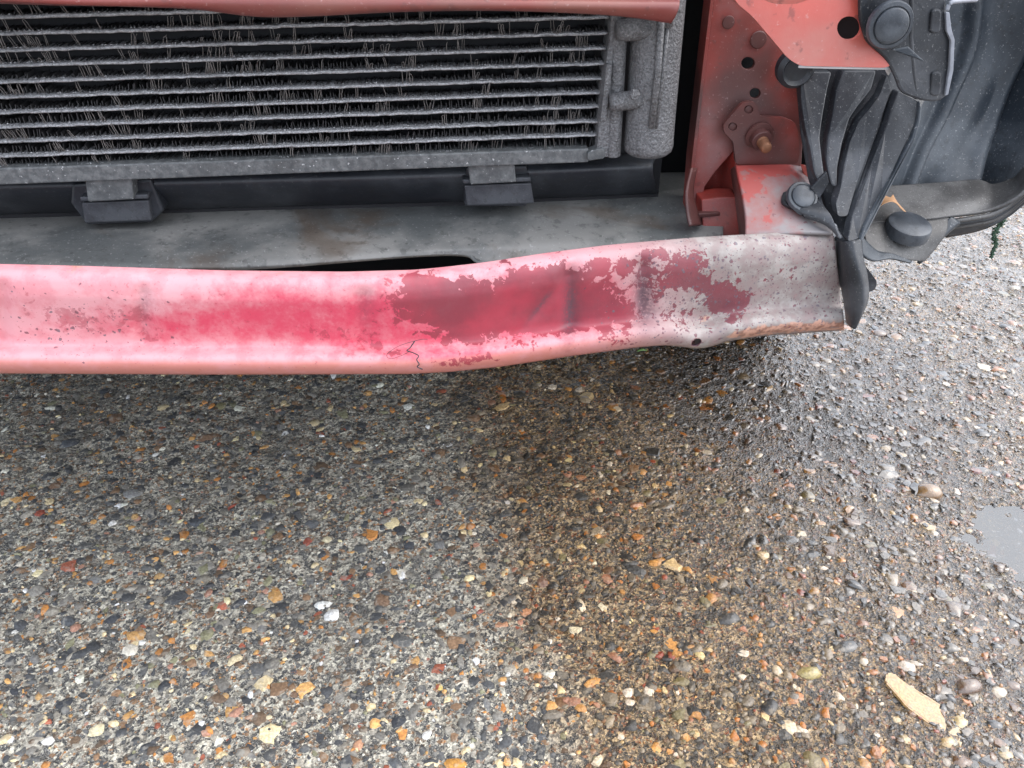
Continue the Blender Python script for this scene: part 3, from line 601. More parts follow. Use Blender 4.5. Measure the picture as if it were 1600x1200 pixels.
# second skin along the upper lip at the left
sheet('lip_strip', [[(-260, 411, .509), (0, 413, .509), (130, 416, .509), (350, 422.5, .509), (560, 425, .509)], [(-260, 419, .5025), (0, 421, .5025), (130, 424, .5025), (350, 429, .5025), (560, 429, .505)]], M['beam'], beam, 60, 3, 0.0015)

# ---- end bracket behind the beam's right end
sheet('beam_end_bracket', [[(1150, 258, .600), (1195, 257, .600), (1235, 257, .600), (1262, 262, .603)], [(1153, 275, .585), (1195, 272, .585), (1240, 273, .586), (1266, 285, .590)], [(1160, 305, .566), (1200, 303, .566), (1250, 306, .566), (1285, 318, .570)], [(1165, 340, .548), (1210, 338, .547), (1262, 339, .546), (1301, 348, .546)], [(1165, 368, .538), (1210, 366, .536), (1262, 363, .532), (1302, 362, .530)]], M['patchy'], car, 30, 24, 0.003)
sheet('bracket_side', [[(1152, 258, .600), (1144, 262, .612), (1140, 266, .630)], [(1160, 305, .567), (1150, 309, .585), (1146, 312, .63)], [(1166, 372, .540), (1158, 376, .56), (1154, 378, .63)]], M['red_dull'], car, 10, 14, 0.002)
plate('bracket_corner', [(1300, 350), (1308, 352), (1314, 368), (1310, 392), (1304, 396), (1302, 372)], .535, M['weld'], car, .004)
plate('rail_edge_flange', rounded([(1253, 258), (1262, 260), (1272, 300), (1265, 292), (1258, 280)], 3), .594, M['red_clean'], car, .003)

# ---- inner wing panel, left of the bracket
sidep = plate('side_panel', [(1126, -90), (1180, -90), (1262, -90), (1262, 60), (1256, 190), (1252, 262), (1150, 262), (1146, 236), (1118, 268), (1101, 292), (1094, 330), (1078, 330), (1086, 250), (1100, 120)], lambda x, y: .625-.00004*(y-100), M['red_dull'], car, .004, [arc(1169, 99, 10.5, 9.5), arc(1180, 146, 8.5, 8)], .0006)
plate('panel_flange', [(1121, -90), (1126, -90), (1101, 120), (1087, 250), (1080, 330), (1075, 331), (1081, 250), (1096, 120)], .612, M['red_dull'], sidep, .016, bevel=.0004)
for x, y, r in ((1138, 35, 9), (1185, 62, 12)):
    lathe('weld_dimple', U(x, y, .6248), (0, -1, 0), [(r/1900*1.0, 0), (r/1900*.9, .0008), (r/1900*.5, .0012)], M['red_dull'], sidep, 20)
for x, y, rx in ((1169, 99, 12), (1180, 146, 10)):
    pass
# recess at the foot of the panel
sheet('recess_panel', [[(1085, 225, .640), (1125, 225, .638), (1152, 228, .618)], [(1085, 285, .64), (1125, 287, .638), (1154, 289, .612)], [(1086, 322, .638), (1126, 320, .636), (1158, 322, .605)], [(1098, 366, .625), (1128, 366, .622), (1164, 374, .590)]], M['red_deep'], car, 16, 18, .002)
plate('recess_foot', [(1096, 312), (1128, 308), (1153, 308), (1160, 345), (1166, 374), (1100, 376), (1098, 350)], lambda x, y: .603-.0002*(y-308)-.00008*(x-1096), M['red_deep'], car, .02, bevel=.001)
plate('recess_lip', [(1090, 334), (1125, 332), (1126, 337), (1096, 340), (1095, 362), (1089, 362)], .594, M['red_dull'], car, .006)
sheet('panel_foot', [[(1078, 262, .600), (1086, 262, .604)], [(1070, 300, .59), (1080, 300, .60)], [(1072, 336, .584), (1088, 334, .596)], [(1076, 354, .578), (1094, 353, .590)]], M['red_dull'], car, 6, 12, .002)
# ---- bolt plate
bp = plate('bolt_plate', rounded([(1150, 257), (1146, 222), (1131, 206), (1130, 195), (1150, 172), (1160, 161), (1177, 158), (1184, 166), (1187, 182), (1225, 184), (1242, 191), (1247, 204), (1250, 240), (1246, 256)], 5), .611, M['red_dull'], car, .004, [arc(1170, 171, 7, 6.5), arc(1145, 198, 7, 6.5)], .001)
for x, y in ((1170, 171), (1145, 198)):
    lathe('spot_weld', U(x, y, .6145), (0, -1, 0), [(.0038, 0), (.0034, .0012), (.0018, .0016)], M['red_dull'], bp, 18)
bc = U(1186, 212, .611)
lathe('bolt', bc, (0.02, -1, -0.25), [(.0112, 0), (.0112, .0018), (.0095, .0022), (.0080, .0024), (.0080, .0075), (.0074, .0082)], M['red_dull'], bp, 6+18, True)
lathe('stud', bc+Vector((.02, -1, -.25)).normalized()*.0078, (0.02, -1, -0.25), [(.0045, 0), (.0045, .0015), (.0041, .002), (.0045, .003), (.0041, .0045), (.0045, .006), (.0041, .0075), (.0044, .009), (.0038, .0105), (.0020, .0112)], M['bolt'], bp, 18)

# ---- upper wing bracket (bright red), with hole and clip
ub = plate('upper_bracket', rounded([(1100, -110), (1150, 4), (1176, 26), (1232, 92), (1250, 103), (1385, 106), (1398, 98), (1420, 60), (1440, -110)], 9, 5), lambda x, y: .535+.00006*(60-y), M['red_clean'], car, .003, [arc(1327, 44, 19, 18.5, 28)], .0012)
lathe('hole_dark_disc', U(1327, 44, .556), (0, -1, 0), [(.0135, 0), (.0135, .002)], M['dark'], ub, 28)  # black disc standing in for the shade inside the hole
lathe('pressed_boss', U(1231, -22, .5395), (0, -1, -.1), [(.0185, 0), (.0170, .0015), (.0120, .0022), (.004, .0025)], M['red_clean'], ub, 36)
vs, fs = tube_geo([U(x, y, .5348) for x, y in [(1248, 104), (1300, 105.5), (1388, 107)]], .0009, 6); link('bracket_edge', vs, fs, M['weld'], ub)
def push_clip(px, py, Y, rpx, axis, parent, tilt=None):
    c = U(px, py, Y); r = rpx/F_PX*(c-CAM_POS).dot(CAM_ROT @ Vector((0, 0, -1)))
    b = lathe('push_clip', c, axis, [(r, 0), (r, r*.14), (r*.95, r*.24), (r*.80, r*.27), (r*.79, r*.20), (r*.74, r*.20), (r*.73, r*.34), (r*.66, r*.40), (r*.30, r*.42), (.0003, r*.42)], M['clip'], parent, 40)
    return b
# ---- splash shield: the ribbed black plastic between bracket and liner
SH = M['shield']
def set_back(A):
    A[:, :, 1] += .0060; return A
shield = sheet('splash_shield', [[(1240, -60, .640), (1290, -60, .64), (1345, -60, .63), (1400, -60, .62), (1450, -60, .62)],
     [(1244, 60, .625), (1290, 60, .62), (1345, 60, .61), (1400, 60, .60), (1450, 60, .60)],
     [(1249, 130, .615), (1290, 135, .605), (1340, 140, .595), (1392, 145, .585), (1455, 150, .585)],
     [(1258, 215, .600), (1292, 220, .585), (1325, 225, .575), (1365, 228, .565), (1432, 200, .565)],
     [(1272, 285, .580), (1290, 290, .565), (1312, 292, .557), (1345, 290, .548), (1395, 270, .552)],
     [(1298, 345, .560), (1306, 350, .545), (1318, 352, .536), (1338, 348, .530), (1364, 335, .538)],
     [(1306, 378, .540), (1312, 382, .528), (1322, 384, .522), (1334, 382, .518), (1346, 374, .524)]], SH, car, 60, 60, .0022, linear=True, fn=set_back)
SHY = lambda x, y: float(np.interp(y, [60, 145, 220, 290, 345, 380], [.610, .590, .570, .551, .531, .518])) - .00012*(x-1330)*float(np.interp(y, [100, 380], [1, .2]))
for k, out in enumerate(([(1250, 112), (1300, 112), (1293, 140), (1286, 180), (1281, 215), (1285, 250), (1290, 288), (1280, 286), (1272, 270), (1267, 235), (1258, 200), (1252, 160)],
    [(1318, 110), (1370, 110), (1362, 140), (1341, 166), (1328, 185), (1316, 225), (1309, 262), (1308, 292), (1299, 290), (1294, 270), (1291, 250), (1294, 215), (1301, 180), (1307, 140)],
    [(1386, 116), (1392, 142), (1384, 165), (1372, 200), (1352, 250), (1338, 290), (1324, 338), (1309, 338), (1306, 318), (1313, 296), (1318, 262), (1328, 222), (1342, 190), (1356, 174), (1374, 150)],
    [(1404, 142), (1437, 158), (1434, 185), (1425, 215), (1400, 262), (1376, 308), (1352, 350), (1342, 374), (1324, 378), (1331, 340), (1347, 292), (1363, 252), (1384, 200), (1395, 165)])):
    plate('shield_facet', rounded(out, 5, 3), lambda x, y, k=k: SHY(x, y)-(.002, 0, .001, .004)[k], SH, shield, .0090, bevel=.0014)
plate('shield_lip', [(1437, 158), (1441, 168), (1438, 192), (1430, 219), (1405, 267), (1381, 313), (1356, 362), (1348, 376), (1344, 376), (1352, 352), (1376, 309), (1400, 263), (1425, 216), (1434, 187)], lambda x, y: SHY(x, y)-.0065, M['liner'], shield, .004, bevel=.001)
# lower blade of the shield
sheet('shield_blade', [[(1303, 372, .540), (1315, 376, .522), (1332, 376, .514), (1346, 372, .520)],
     [(1306, 400, .536), (1318, 404, .516), (1336, 402, .508), (1348, 396, .514)],
     [(1312, 440, .530), (1326, 444, .510), (1346, 440, .502), (1356, 432, .510)],
     [(1319, 480, .524), (1332, 484, .506), (1348, 478, .500), (1357, 468, .506)],
     [(1322, 505, .520), (1330, 512, .506), (1337, 514, .502), (1342, 505, .506)]], SH, shield, 24, 30, .002)
plate('blade_fin', rounded([(1345, 405), (1356, 420), (1371, 440), (1368, 452), (1356, 458), (1352, 440)], 5), .520, SH, shield, .002)
# left ear with clip lying on the bracket
ear = sheet('shield_ear', [[(1222, 306, .566), (1250, 296, .572), (1280, 300, .566)], [(1222, 320, .556), (1250, 326, .548), (1285, 324, .546)], [(1250, 332, .545), (1278, 338, .538), (1300, 344, .532)], [(1284, 340, .538), (1302, 352, .530), (1318, 372, .520)]], SH, shield, 18, 20, .003)
push_clip(1252, 309, .553, 25, (0.05, -.72, .69), shield)
plate('ear_gusset', [(1266, 295), (1292, 268), (1296, 285), (1280, 312)], .552, SH, shield, .003)
# hidden clip behind the upper bracket at the left
lathe('grommet', U(1240, 104, .606), (0, -1, -.1), [(.014, 0), (.014, .006), (.011, .009), (.0085, .006), (.004, .006)], M['black'], car, 28)
# upper strip of the shield with its clip
ust = plate('shield_strap', rounded([(1340, -80), (1344, 34), (1354, 66), (1384, 92), (1398, 118), (1408, 146), (1440, 158), (1466, 160), (1480, 150), (1486, 110), (1490, 64), (1480, 40), (1476, -80)], 10, 4), lambda x, y: .5325-.00002*(1430-x) if x < 1430 else .5325+.00008*(x-1430), SH, car, .004, bevel=.0015)
for sy0, sy1 in ((14, 52), (112, 150)):
    plate('slot_boss', rounded([(1456, sy0), (1472, sy0), (1470, sy1), (1453, sy1)], 8, 5), .5335, SH, ust, .003, bevel=.001)
plate('strap_rib', [(1424, -80), (1430, -80), (1428, 60), (1436, 156), (1430, 156), (1421, 60)], .533, SH, ust, .004, bevel=.001)
push_clip(1389, 38, .522, 36, (-.05, -1, -.02), ust)
plate('strap_tab', [(1392, 78), (1420, 73), (1446, 97), (1426, 90)], .520, M['liner'], ust, .002)
plate('torn_edge', rounded([(1478, 20), (1484, 19), (1487, 45), (1492, 62), (1490, 110), (1482, 148), (1477, 150), (1484, 105), (1486, 64), (1479, 48)], 2), .534, M['scuff'], ust, .0025)
vs, fs = tube_geo([Vector(p) for p in interp([tuple(U(*p)) for p in [(1479, 16, .534), (1485, 5, .534), (1497, 2, .536), (1525, 0, .545)]], 14)], .0014, 8); link('torn_rim', vs, fs, M['scuff'], ust)
plate('mount_bracket', [(1383, 103), (1392, 102), (1393, 112), (1389, 119), (1385, 112)], .543, M['weld'], car, .002)

# ---- wheel arch liner
def liner_fn(A):
    nr, nc = A.shape[:2]; u = np.linspace(0, 1, nc)[None, :]; v = np.linspace(0, 1, nr)[:, None]
    c1 = .50-.30*v; A[:, :, 1] -= .010*np.exp(-((u-c1)/.03)**2)
    c2 = .92-.22*v; A[:, :, 1] += .030*np.exp(-((u-c2)/.06)**2)
    A[:, :, 1] += .012*(vnoise(u*6+2+v*2, v*5+4)-.5); return A
liner = sheet('wheel_arch_liner', [[(1400, -90, .70), (1480, -90, .70), (1580, -90, .69), (1720, -90, .64)], [(1395, 60, .69), (1480, 60, .695), (1570, 60, .69), (1690, 60, .65)], [(1385, 160, .67), (1460, 160, .68), (1550, 160, .68), (1650, 150, .65)], [(1375, 240, .645), (1440, 240, .66), (1530, 240, .66), (1650, 226, .64)], [(1372, 300, .645), (1430, 298, .650), (1530, 292, .650), (1640, 268, .642)], [(1372, 330, .645), (1430, 326, .650), (1530, 320, .650), (1640, 296, .642)]], M['liner'], car, 110, 70, .0025, fn=liner_fn)
# shelf at its foot
shelf = sheet('liner_shelf', [[(1340, 298, .640), (1400, 294, .640), (1470, 289, .640), (1525, 285, .642), (1550, 292, .640), (1585, 282, .635), (1605, 262, .63)],
     [(1345, 330, .612), (1400, 328, .612), (1460, 322, .615), (1520, 314, .618), (1555, 314, .618), (1592, 300, .615), (1612, 275, .61)],
     [(1350, 352, .595), (1400, 350, .597), (1450, 345, .600), (1482, 341, .602), (1545, 332, .604), (1590, 312, .60), (1618, 285, .60)]], M['tray'], car, 60, 24, .003)
sheet('shelf_front', [[(1345, 345, .600), (1390, 348, .600), (1440, 346, .602), (1478, 341, .604)], [(1348, 372, .582), (1380, 378, .582), (1425, 378, .585), (1474, 366, .592)], [(1352, 392, .572), (1380, 398, .572), (1412, 406, .575), (1440, 408, .580)]], M['tray'], shelf, 30, 20, .003)
sheet('shelf_rim', [[(1432, 410, .580), (1452, 382, .590), (1482, 342, .600), (1490, 340, .602)], [(1438, 405, .578), (1462, 380, .586), (1492, 352, .596), (1500, 347, .600)], [(1442, 400, .582), (1468, 378, .590), (1492, 357, .600), (1500, 352, .604)]], M['liner'], shelf, 20, 10, .003)
push = lathe('rubber_pad', U(1418, 358, .588), (.02, -.22, .97), [(.0176, -.004), (.0176, .0035), (.0168, .0055), (.0145, .0066), (.0005, .0070)], M['clip'], shelf, 44)
for k in range(4):
    o_ = 6.0*k
    P = interp([tuple(U(x, y+o_*.75*(1.0 if i < 4 else .8), .604+.005*k)) for i, (x, y) in enumerate([(1484, 346), (1520, 341), (1550, 335), (1580, 318), (1606, 296), (1640, 262)])], 30)
    P[:, :] = P
    vs, fs = tube_geo([Vector(p) for p in P], .0022, 8); link('edge_seal', vs, fs, M['black'] if k % 2 else M['tray'], shelf)
sheet('seal_web', [[(1484, 348, .608), (1550, 337, .610), (1606, 300, .610), (1640, 266, .61)], [(1478, 372, .618), (1545, 356, .620), (1604, 318, .620), (1645, 285, .62)]], M['black'], shelf, 24, 6, .003)
# torn front lip, pale plastic
sheet('torn_lip', [[(1343, 366, .548), (1350, 372, .545), (1372, 392, .552), (1395, 396, .556), (1425, 408, .566)], [(1343, 390, .540), (1350, 400, .536), (1366, 407, .540), (1392, 404, .550), (1424, 411, .564)]], M['liner'], shelf, 30, 8, .0015)
for x, y, a_ in ((1340, 414, 0), ):
    pass

# ---- condenser
YC = .600
cond = link('condenser', *(lambda vs, fs: (box_geo((U(-300, 150, YC).x, YC+.017, U(400, 268, YC).z), (U(935, 150, YC).x, YC+.020, U(400, -60, YC).z), vs, fs), (vs, fs))[1])([], []), M['dark'], car, False)
cond['label'] = 'corroded condenser core with bare tubes and ragged fins'
ROWS = []
lefts = [-24, 2, 28, 54, 80, 103.5, 129, 153, 177, 199.5, 222.5, 245]
rights = [-49, -24, 2, 27.5, 52.5, 76, 100, 123, 145, 167, 190, 211]
for k, (l, r_) in enumerate(zip(lefts, rights)):
    xr = 958-2.2*k if k > 2 else 956
    a = U(-330, l+(l-r_)*330/945, YC); b = U(xr, r_, YC)
    n = 260; vs = []; ts = np.linspace(0, 1, n)
    prof = [(-.0004, .0008), (.0014, .0011), (.014, .0011), (.0155, .0007), (.0155, -.0008), (.0012, -.0010), (-.0006, -.0007), (-.0011, .0001)]
    for i, t in enumerate(ts):
        p = a.lerp(b, t); w1 = (vnoise(np.array(i*.9+k*31), np.array(k*7.3))-.5)*.0005; w2 = (vnoise(np.array(i*.35+k*11), np.array(k*3.3))-.5)*.0012
        for q, (dy, dz) in enumerate(prof): vs.append((p.x, p.y+dy+float(w1)*(q > 5 or q == 0), p.z+dz+float(w2)*.5+float(w1)*(dz > 0)))
    np_ = len(prof); fs = [(i*np_+q, i*np_+(q+1) % np_, (i+1)*np_+(q+1) % np_, (i+1)*np_+q) for i in range(n-1) for q in range(np_)]
    fs += [tuple(range(np_)), tuple(range((n-1)*np_, n*np_))]
    link('tube', vs, fs, M['tube'], cond); ROWS.append((a, b))
a = U(-330, 262+12, YC-.004); b = U(920, 232, YC-.004); a2 = U(-330, 289+13, YC-.004); b2 = U(920, 254, YC-.004)
ROWS.append((U(-330, 275, YC), U(935, 233, YC)))
vs = [a, b, b2, a2]+[Vector((p.x, p.y+.022, p.z)) for p in (a, b, b2, a2)]
rail = link('bottom_rail', vs, [(0, 1, 2, 3), (4, 7, 6, 5), (0, 4, 5, 1), (1, 5, 6, 2), (2, 6, 7, 3), (3, 7, 4, 0)], M['rail'], cond, False); mods(rail, 0, .0012, 3)
# ragged fins: hairpins standing in the gaps, the darker blades behind them and crumbs of corrosion on the tubes
hv, hf, bv, bf, cv, cf = [], [], [], [], [], []
rr = random.Random(5)
for k in range(len(ROWS)-1):
    (a0, b0), (a1, b1) = ROWS[k], ROWS[k+1]
    t = 0.02
    up = lambda t: a0.lerp(b0, t); lo = lambda t: a1.lerp(b1, t)
    L = (b1-a1).length
    while t < .985:
        t += rr.expovariate(1/.026 if k < 6 else 1/.045)+.003
        for m_ in range(rr.choice([1, 1, 2, 2, 3, 4, 5])):
            if t > .985: break
            p0 = lo(t); p1 = up(t); gap = (p1.z-p0.z); h = gap*rr.uniform(.62, .92) if rr.random() < .85 else gap*rr.uniform(.3, .6)
            lean = rr.uniform(-.0012, .0022)-.0010*math.copysign(1, t-.45)*0+(.0016 if t < .4 else -.0010); w_ = rr.uniform(.0011, .0019); yo = rr.uniform(-.0016, .003)
            z0_ = p0.z+.0014; base = Vector((p0.x, p0.y+yo, z0_))
            jj = lambda: rr.uniform(-.0003, .0003)
            left = [base+Vector((lean*-f+jj(), jj(), h*f)) for f in (0, .35, .7, .92)]
            if rr.random() < .7:
                right = [base+Vector((w_-lean*f+jj(), jj(), h*f)) for f in (.95, .7, .35, .02)]
                pts = left+[base+Vector((w_*.5-lean, 0, h*1.03))]+right
            else: pts = left+[base+Vector((.0004-lean, 0, h))]
            tube_geo(pts, rr.uniform(.00015, .00023), 4, hv, hf)
            t += (w_*rr.uniform(1.1, 2.0))/L
    nb = 240
    for i in range(nb):
        tt = (i+rr.random())/nb; p0 = lo(tt); p1 = up(tt); gap = p1.z-p0.z
        keep = vnoise(np.array(tt*14+k*5.7), np.array(k*2.1+.3)); f = (.15+.75*float(keep))*(0.35+.65*k/11) if k > 4 else .25*float(keep)+.05
        h = gap*min(.95, f*rr.uniform(.6, 1.3)); x = p0.x; y = p0.y+.0025+rr.random()*.002; z = p0.z+.001; b_ = len(bv); e = rr.uniform(-.0012, .0012)
        bv += [(x, y, z), (x+.0005, y+.012, z), (x+.0005+e, y+.012, z+h), (x+e, y, z+h*.9), (x+.0006, y, z), (x+.0006+e, y, z+h*.8)]; bf += [(b_, b_+1, b_+2, b_+3), (b_, b_+3, b_+5, b_+4)]
    for i in range(260):
        tt = rr.random(); p0 = lo(tt)
        if float(vnoise(np.array(tt*25+k*3.1), np.array(k*1.7))) < .35: continue
        s_ = rr.uniform(.0002, .0006); x, y, z = p0.x+rr.uniform(-.001, .001), p0.y-.0008+rr.uniform(0, .003), p0.z+.0018; b_ = len(cv)
        cv += [(x-s_, y-s_, z), (x+s_, y-s_*.6, z), (x, y+s_, z), (x+rr.uniform(-1, 1)*s_, y-s_*.5, z+s_*rr.uniform(.6, 1.6))]; cf += [(b_, b_+1, b_+3), (b_+1, b_+2, b_+3), (b_+2, b_, b_+3), (b_, b_+2, b_+1)]
link('fin_hairpins', hv, hf, M['fin'], cond, True, 'stuff'); link('fin_blades', bv, bf, M['finback'], cond, False, 'stuff'); link('corrosion_crumbs', cv, cf, M['tube'], cond, False, 'stuff')
# end header of the condenser
def vcyl(name, top, bot, r, mat, parent, prof=None, n=32):
    d = top-bot; L = d.length
    prof = prof or [(r*.80, 0), (r*.95, r*.10), (r, r*.30), (r, L)]
    return lathe(name, bot, d, prof, mat, parent, n)
hdr = plate('header_tank', rounded([(962, -80), (980, -80), (979, 60), (973, 140), (966, 238), (960, 246), (936, 247), (932, 238), (940, 140), (953, 60)], 5), .594, M['drier'], cond, .022, bevel=.003)
vcyl('header_pipe', U(974, -80, .597), U(958, 244, .597), .0055, M['drier'], cond)
plate('header_foot', rounded([(918, 238), (936, 232), (945, 232), (945, 248), (918, 252)], 4), .592, M['rail'], cond, .01)
plate('header_bracket', rounded([(948, 100), (957, 102), (947, 190), (938, 190)], 3), .589, M['drier'], cond, .006)
# receiver drier
dt, db = U(1037, -90, .598), U(1012, 236, .598)
drier = vcyl('receiver_drier', dt, db, .0185, M['drier'], car, [(.0150, -.001), (.0178, .0015), (.0186, .005), (.0183, .010), (.0181, .02), (.0178, (dt-db).length)], 44)
vs, fs = tube_geo([U(1034, 20, .579), U(1028, 110, .579), U(1018, 198, .579)], .0026, 8); link('drier_rib', vs, fs, M['drier'], drier)
vs, fs = tube_geo([U(1043, 40, .580), U(1036, 110, .580), U(1024, 200, .580)], .0016, 8); link('drier_rib', vs, fs, M['drier'], drier)
vs, fs = tube_geo([U(1046, -30, .5815), U(1042, 42, .5815)], .004, 8); link('drier_rib', vs, fs, M['drier'], drier)
for x, y, r_ in ((993, 45, .0075), (981, 157, .0066)):
    p = U(x, y, .588); rgt = Vector((.026, .003, .0015))
    vs, fs = tube_geo([p-rgt*.5, p-rgt*.2, p+rgt*.2, p+rgt*.6], [r_*.85, r_, r_, r_*.9], 14); link('drier_port', vs, fs, M['drier'], drier)
lathe('port_bolt', U(991, 147, .577), (0, -1, 0), [(.004, 0), (.004, .002), (.0032, .003)], M['drier'], drier, 6)
# ---- radiator behind, its lower tank and mounts
x0, x1 = U(-330, 200, .64).x, U(1040, 200, .64).x
vs, fs = [], []; box_geo((x0, .640, .40), (x1, .675, .66), vs, fs); rad = link('radiator', vs, fs, M['dark'], car, False)
sheet('radiator_tank', [[(-300, 268, .634), (200, 255, .634), (700, 245, .634), (1026, 240, .634)], [(-300, 300, .614), (200, 290, .614), (700, 276, .614), (1020, 262, .616)], [(-300, 340, .634), (200, 326, .634), (700, 312, .634), (1026, 299, .634)], [(-300, 344, .650), (200, 330, .650), (700, 316, .650), (1026, 303, .650)]], M['black'], rad, 60, 20, .003)
for cx, cy in ((0, 0), (598, -27)):
    q = lambda pts: [(x+cx, y+cy) for x, y in pts]
    blk = plate('mount_bracket', q([(112, 288), (236, 280), (256, 330), (236, 348), (136, 352), (110, 318)] if cx == 0 else [(130, 288), (226, 286), (226, 350), (128, 350)]), .612, M['black'], car, .03, bevel=.002)
    plate('rubber_mount', q([(127, 317), (232, 313), (237, 345), (132, 349)]), .606, M['rubber'], blk, .016, bevel=.0012)
    plate('mount_cap', q([(124, 308), (231, 304), (232, 311), (126, 315)]), .604, M['rubber'], blk, .02, bevel=.001)
    plate('mount_peg', q([(132, 276), (205, 272), (209, 312), (137, 316)]), .600, M['rail'], blk, .016, bevel=.0012)
# ---- lower crossmember: a sloping pressed sheet
cm = sheet('lower_crossmember', [[(-300, 300, .72), (100, 285, .72), (400, 280, .72), (700, 275, .72), (1000, 270, .72), (1130, 268, .72)],
     [(-300, 345, .645), (100, 335, .645), (400, 325, .645), (700, 318, .645), (1000, 305, .645), (1130, 300, .645)],
     [(-300, 380, .598), (100, 370, .598), (400, 365, .598), (700, 355, .600), (1000, 345, .605), (1130, 340, .605)],
     [(-300, 408, .566), (100, 402, .566), (400, 398, .567), (700, 384, .575), (1000, 372, .580), (1130, 366, .580)],
     [(-300, 422, .556), (100, 418, .556), (400, 414, .558), (700, 396, .570), (800, 409, .566), (1130, 388, .566)],
     [(-300, 432, .556), (100, 430, .556), (400, 421, .558), (700, 400, .571), (800, 418, .566), (1130, 400, .566)]], M['cross'], car, 100, 60, .003)
lathe('drain_hole', U(760, 388, .5745), (0, -.30, .95), [(.0030, -.001), (.0030, .0004), (.0026, .0005)], M['dark'], cm, 18)
# ---- slam panel along the top
sheet('slam_panel', [[(-200, -90, .58), (100, -90, .58), (400, -90, .58), (700, -90, .58), (1000, -90, .58), (1060, -90, .58)],
     [(-200, -14, .565), (100, -16, .565), (400, -12, .565), (700, -14, .565), (1000, -10, .565), (1062, -10, .567)],
     [(-200, -16, .552), (100, 0, .550), (300, 0, .55), (700, 4, .550), (1000, 8, .550), (1060, 10, .552)],
     [(-200, -8, .552), (60, 0, .552), (200, 4, .552), (300, 8, .552), (430, 20, .552), (640, 12, .552), (800, 11, .552), (960, 18, .552), (1050, 30, .554)],
     [(-200, -6, .560), (60, 2, .560), (200, 5, .560), (300, 9, .560), (430, 21, .560), (640, 13, .560), (800, 12, .560), (960, 19, .560), (1046, 30, .562)]], M['red_slam'], car, 90, 30, .002)
# ---- rest of the car out of view, added to block light: bonnet, wing, underside
def panel(name, rows, mat, nu=24, nv=16, thick=.003):
    A = np.array([interp(r, nu) for r in rows]); A = np.array([interp(A[:, j], nv) for j in range(nu)]).transpose(1, 0, 2)
    return mods(link(name, A.reshape(-1, 3), grid_faces(nv, nu), mat, car), thick)
panel('unseen_bonnet', [[(-1.05, .72, .66), (-.7, .60, .67), (-.29, .575, .68), (.12, .60, .67), (.47, .72, .66)], [(-1.08, 1.0, .74), (-.7, .95, .78), (-.29, .93, .79), (.12, .95, .78), (.50, 1.0, .74)], [(-1.10, 1.6, .84), (-.7, 1.6, .89), (-.29, 1.6, .90), (.12, 1.6, .89), (.52, 1.6, .84)]], M['red_clean'])
panel('wing', [[(.47, .76, .655), (.52, .80, .63), (.56, .88, .60)], [(.50, 1.1, .745), (.55, 1.1, .70), (.58, 1.1, .64)], [(.52, 1.6, .835), (.57, 1.6, .78), (.60, 1.6, .66)]], M['red_clean'])
panel('dark_backing', [[(-1.1, 1.05, .2), (-.3, 1.05, .2), (.47, 1.05, .2)], [(-1.1, 1.05, .78), (-.3, 1.05, .82), (.47, 1.05, .76)]], M['dark'], 8, 6)  # black sheet added to keep the gaps in the bay dark
panel('underside', [[(-1.1, .70, .30), (-.3, .66, .30), (.40, .70, .30)], [(-1.1, 1.0, .22), (-.3, 1.0, .22), (.45, 1.0, .22)], [(-1.1, 2.6, .22), (-.3, 2.6, .22), (.45, 2.6, .22)]], M['dark'], 8, 12)  # slab added so the gap behind the beam stays dark
panel('inner_wing', [[(.33, .66, .30), (.36, .8, .28), (.42, 1.2, .25)], [(.34, .66, .68), (.38, .8, .70), (.45, 1.2, .75)]], M['dark'], 8, 8)

def tyre_prof(w_, r): return [(r*.62, 0), (r*.66, -.006), (r*.85, -.012), (r*.96, 0), (r, .012), (r, w_-.012), (r*.96, w_), (r*.85, w_+.012), (r*.66, w_+.006), (r*.62, w_)]
wheel = lathe('unseen_front_wheel', (.37, 1.20, .29), (1, 0, 0), [(.10, .09), (.17, .06), (.18, .0), (.18, .18), (.15, .13), (.05, .14)], M['rail'], car, 48)  # hidden behind the liner, added to block light over the ground
lathe('tyre', (.37, 1.20, .29), (1, 0, 0), tyre_prof(.18, .295), M['black'], wheel, 64)

# ================================================================== small things lying on or hanging from the car
# thread stuck to the beam
def on_beam(px, py, lift=.0012):
    v = np.clip((py-420)/(583-420), 0, 1); d = np.interp(v, prof_v, prof_d)/1000; return U(px, py, .49+d-.0012-lift)
t1 = [(668, 530), (655, 531), (625, 540), (606, 552), (606, 559), (615, 560), (635, 552), (640, 548)]
t2 = [(648, 533), (641, 543), (636, 548), (645, 551), (654, 556), (651, 562), (655, 569), (652, 573), (660, 577)]
vs, fs = tube_geo([on_beam(*p) for p in interp(t1, 40)], .00017, 5); tube_geo([on_beam(*p) for p in interp(t2, 40)], .00042, 5, vs, fs)
tag(link('thread', vs, fs, M['thread'], None), 'dark looped thread stuck to the lower lip of the faded beam', 'thread')
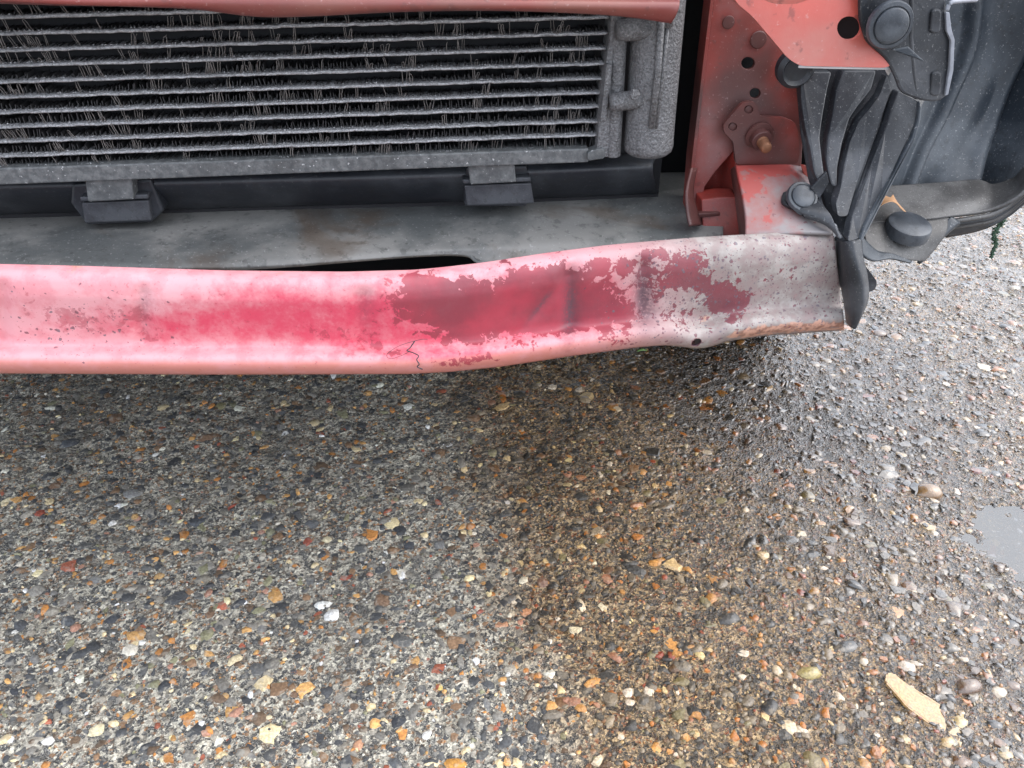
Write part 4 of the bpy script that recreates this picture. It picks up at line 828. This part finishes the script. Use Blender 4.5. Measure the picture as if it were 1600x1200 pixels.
# dead leaf on the shelf
def leaf(name, pts, mat, label, cat, curl=.004, thick=.0004):
    rows = [interp([tuple(U(*p)) for p in r], 10) for r in pts]; A = np.array([interp(np.array(rows)[:, j], 10) for j in range(10)]).transpose(1, 0, 2)
    A[:, :, 2] += curl*np.sin(np.linspace(0, 5, 10))[None, :]*np.linspace(.2, 1, 10)[:, None]
    return tag(mods(link(name, A.reshape(-1, 3), grid_faces(10, 10), mat), thick), label, cat)
leaf('dead_leaf', [[(1372, 318, .598), (1380, 306, .606), (1388, 310, .604), (1396, 302, .610)], [(1374, 320, .594), (1388, 316, .598), (1398, 310, .602), (1404, 312, .602)], [(1374, 323, .590), (1390, 322, .592), (1405, 320, .594), (1418, 324, .592)]], M['leaf'], 'curled brown dead leaf on the dark shelf behind the round rubber pad', 'leaf')
# moss strand hanging under the liner edge
mv, mf = [], []
spine = interp([tuple(U(x, y, .628)) for x, y in [(1566, 340), (1561, 352), (1554, 365), (1556, 378), (1552, 392), (1549, 402)]], 26)
for i, p in enumerate(spine):
    for k in range(9):
        d = Vector((rr.gauss(0, 1), rr.gauss(0, .6), rr.gauss(-.3, .7))).normalized()*rr.uniform(.002, .0055)*(1.1-.6*i/26)
        tube_geo([Vector(p), Vector(p)+d*.6, Vector(p)+d], [.0007, .0006, .0001], 4, mv, mf)
tube_geo([Vector(p) for p in spine], .0012, 6, mv, mf)
tag(link('moss_strand', mv, mf, M['moss'], None), 'ragged dark green moss strand dangling from the black liner edge', 'moss')
# a grass blade under the beam
vs, fs = [], []
for px, py in ((1003, 549),):
    c = G(px, py); z = float(ground_z(c.x, c.y))+.002; b_ = len(vs)
    n_ = 8
    for i in range(n_):
        t = i/(n_-1); ww = .002*math.sin(math.pi*(.08+.9*t)); vs += [Vector((c.x-.008+.016*t, c.y-ww, z+.003*math.sin(t*3))), Vector((c.x-.008+.016*t, c.y+ww, z+.004*math.sin(t*3)+.001))]
    fs2 = [(b_+2*i, b_+2*i+2, b_+2*i+3, b_+2*i+1) for i in range(n_-1)]
    o = link('leaf_scrap', vs[b_:], [tuple(q-b_ for q in f) for f in fs2], M['grass'], None); mods(o, .0004)
    tag(o, 'small green leaf scrap on dark wet concrete just below the beam' if px < 1050 else 'green leaf scrap on wet concrete under the hole in the beam', 'leaf')
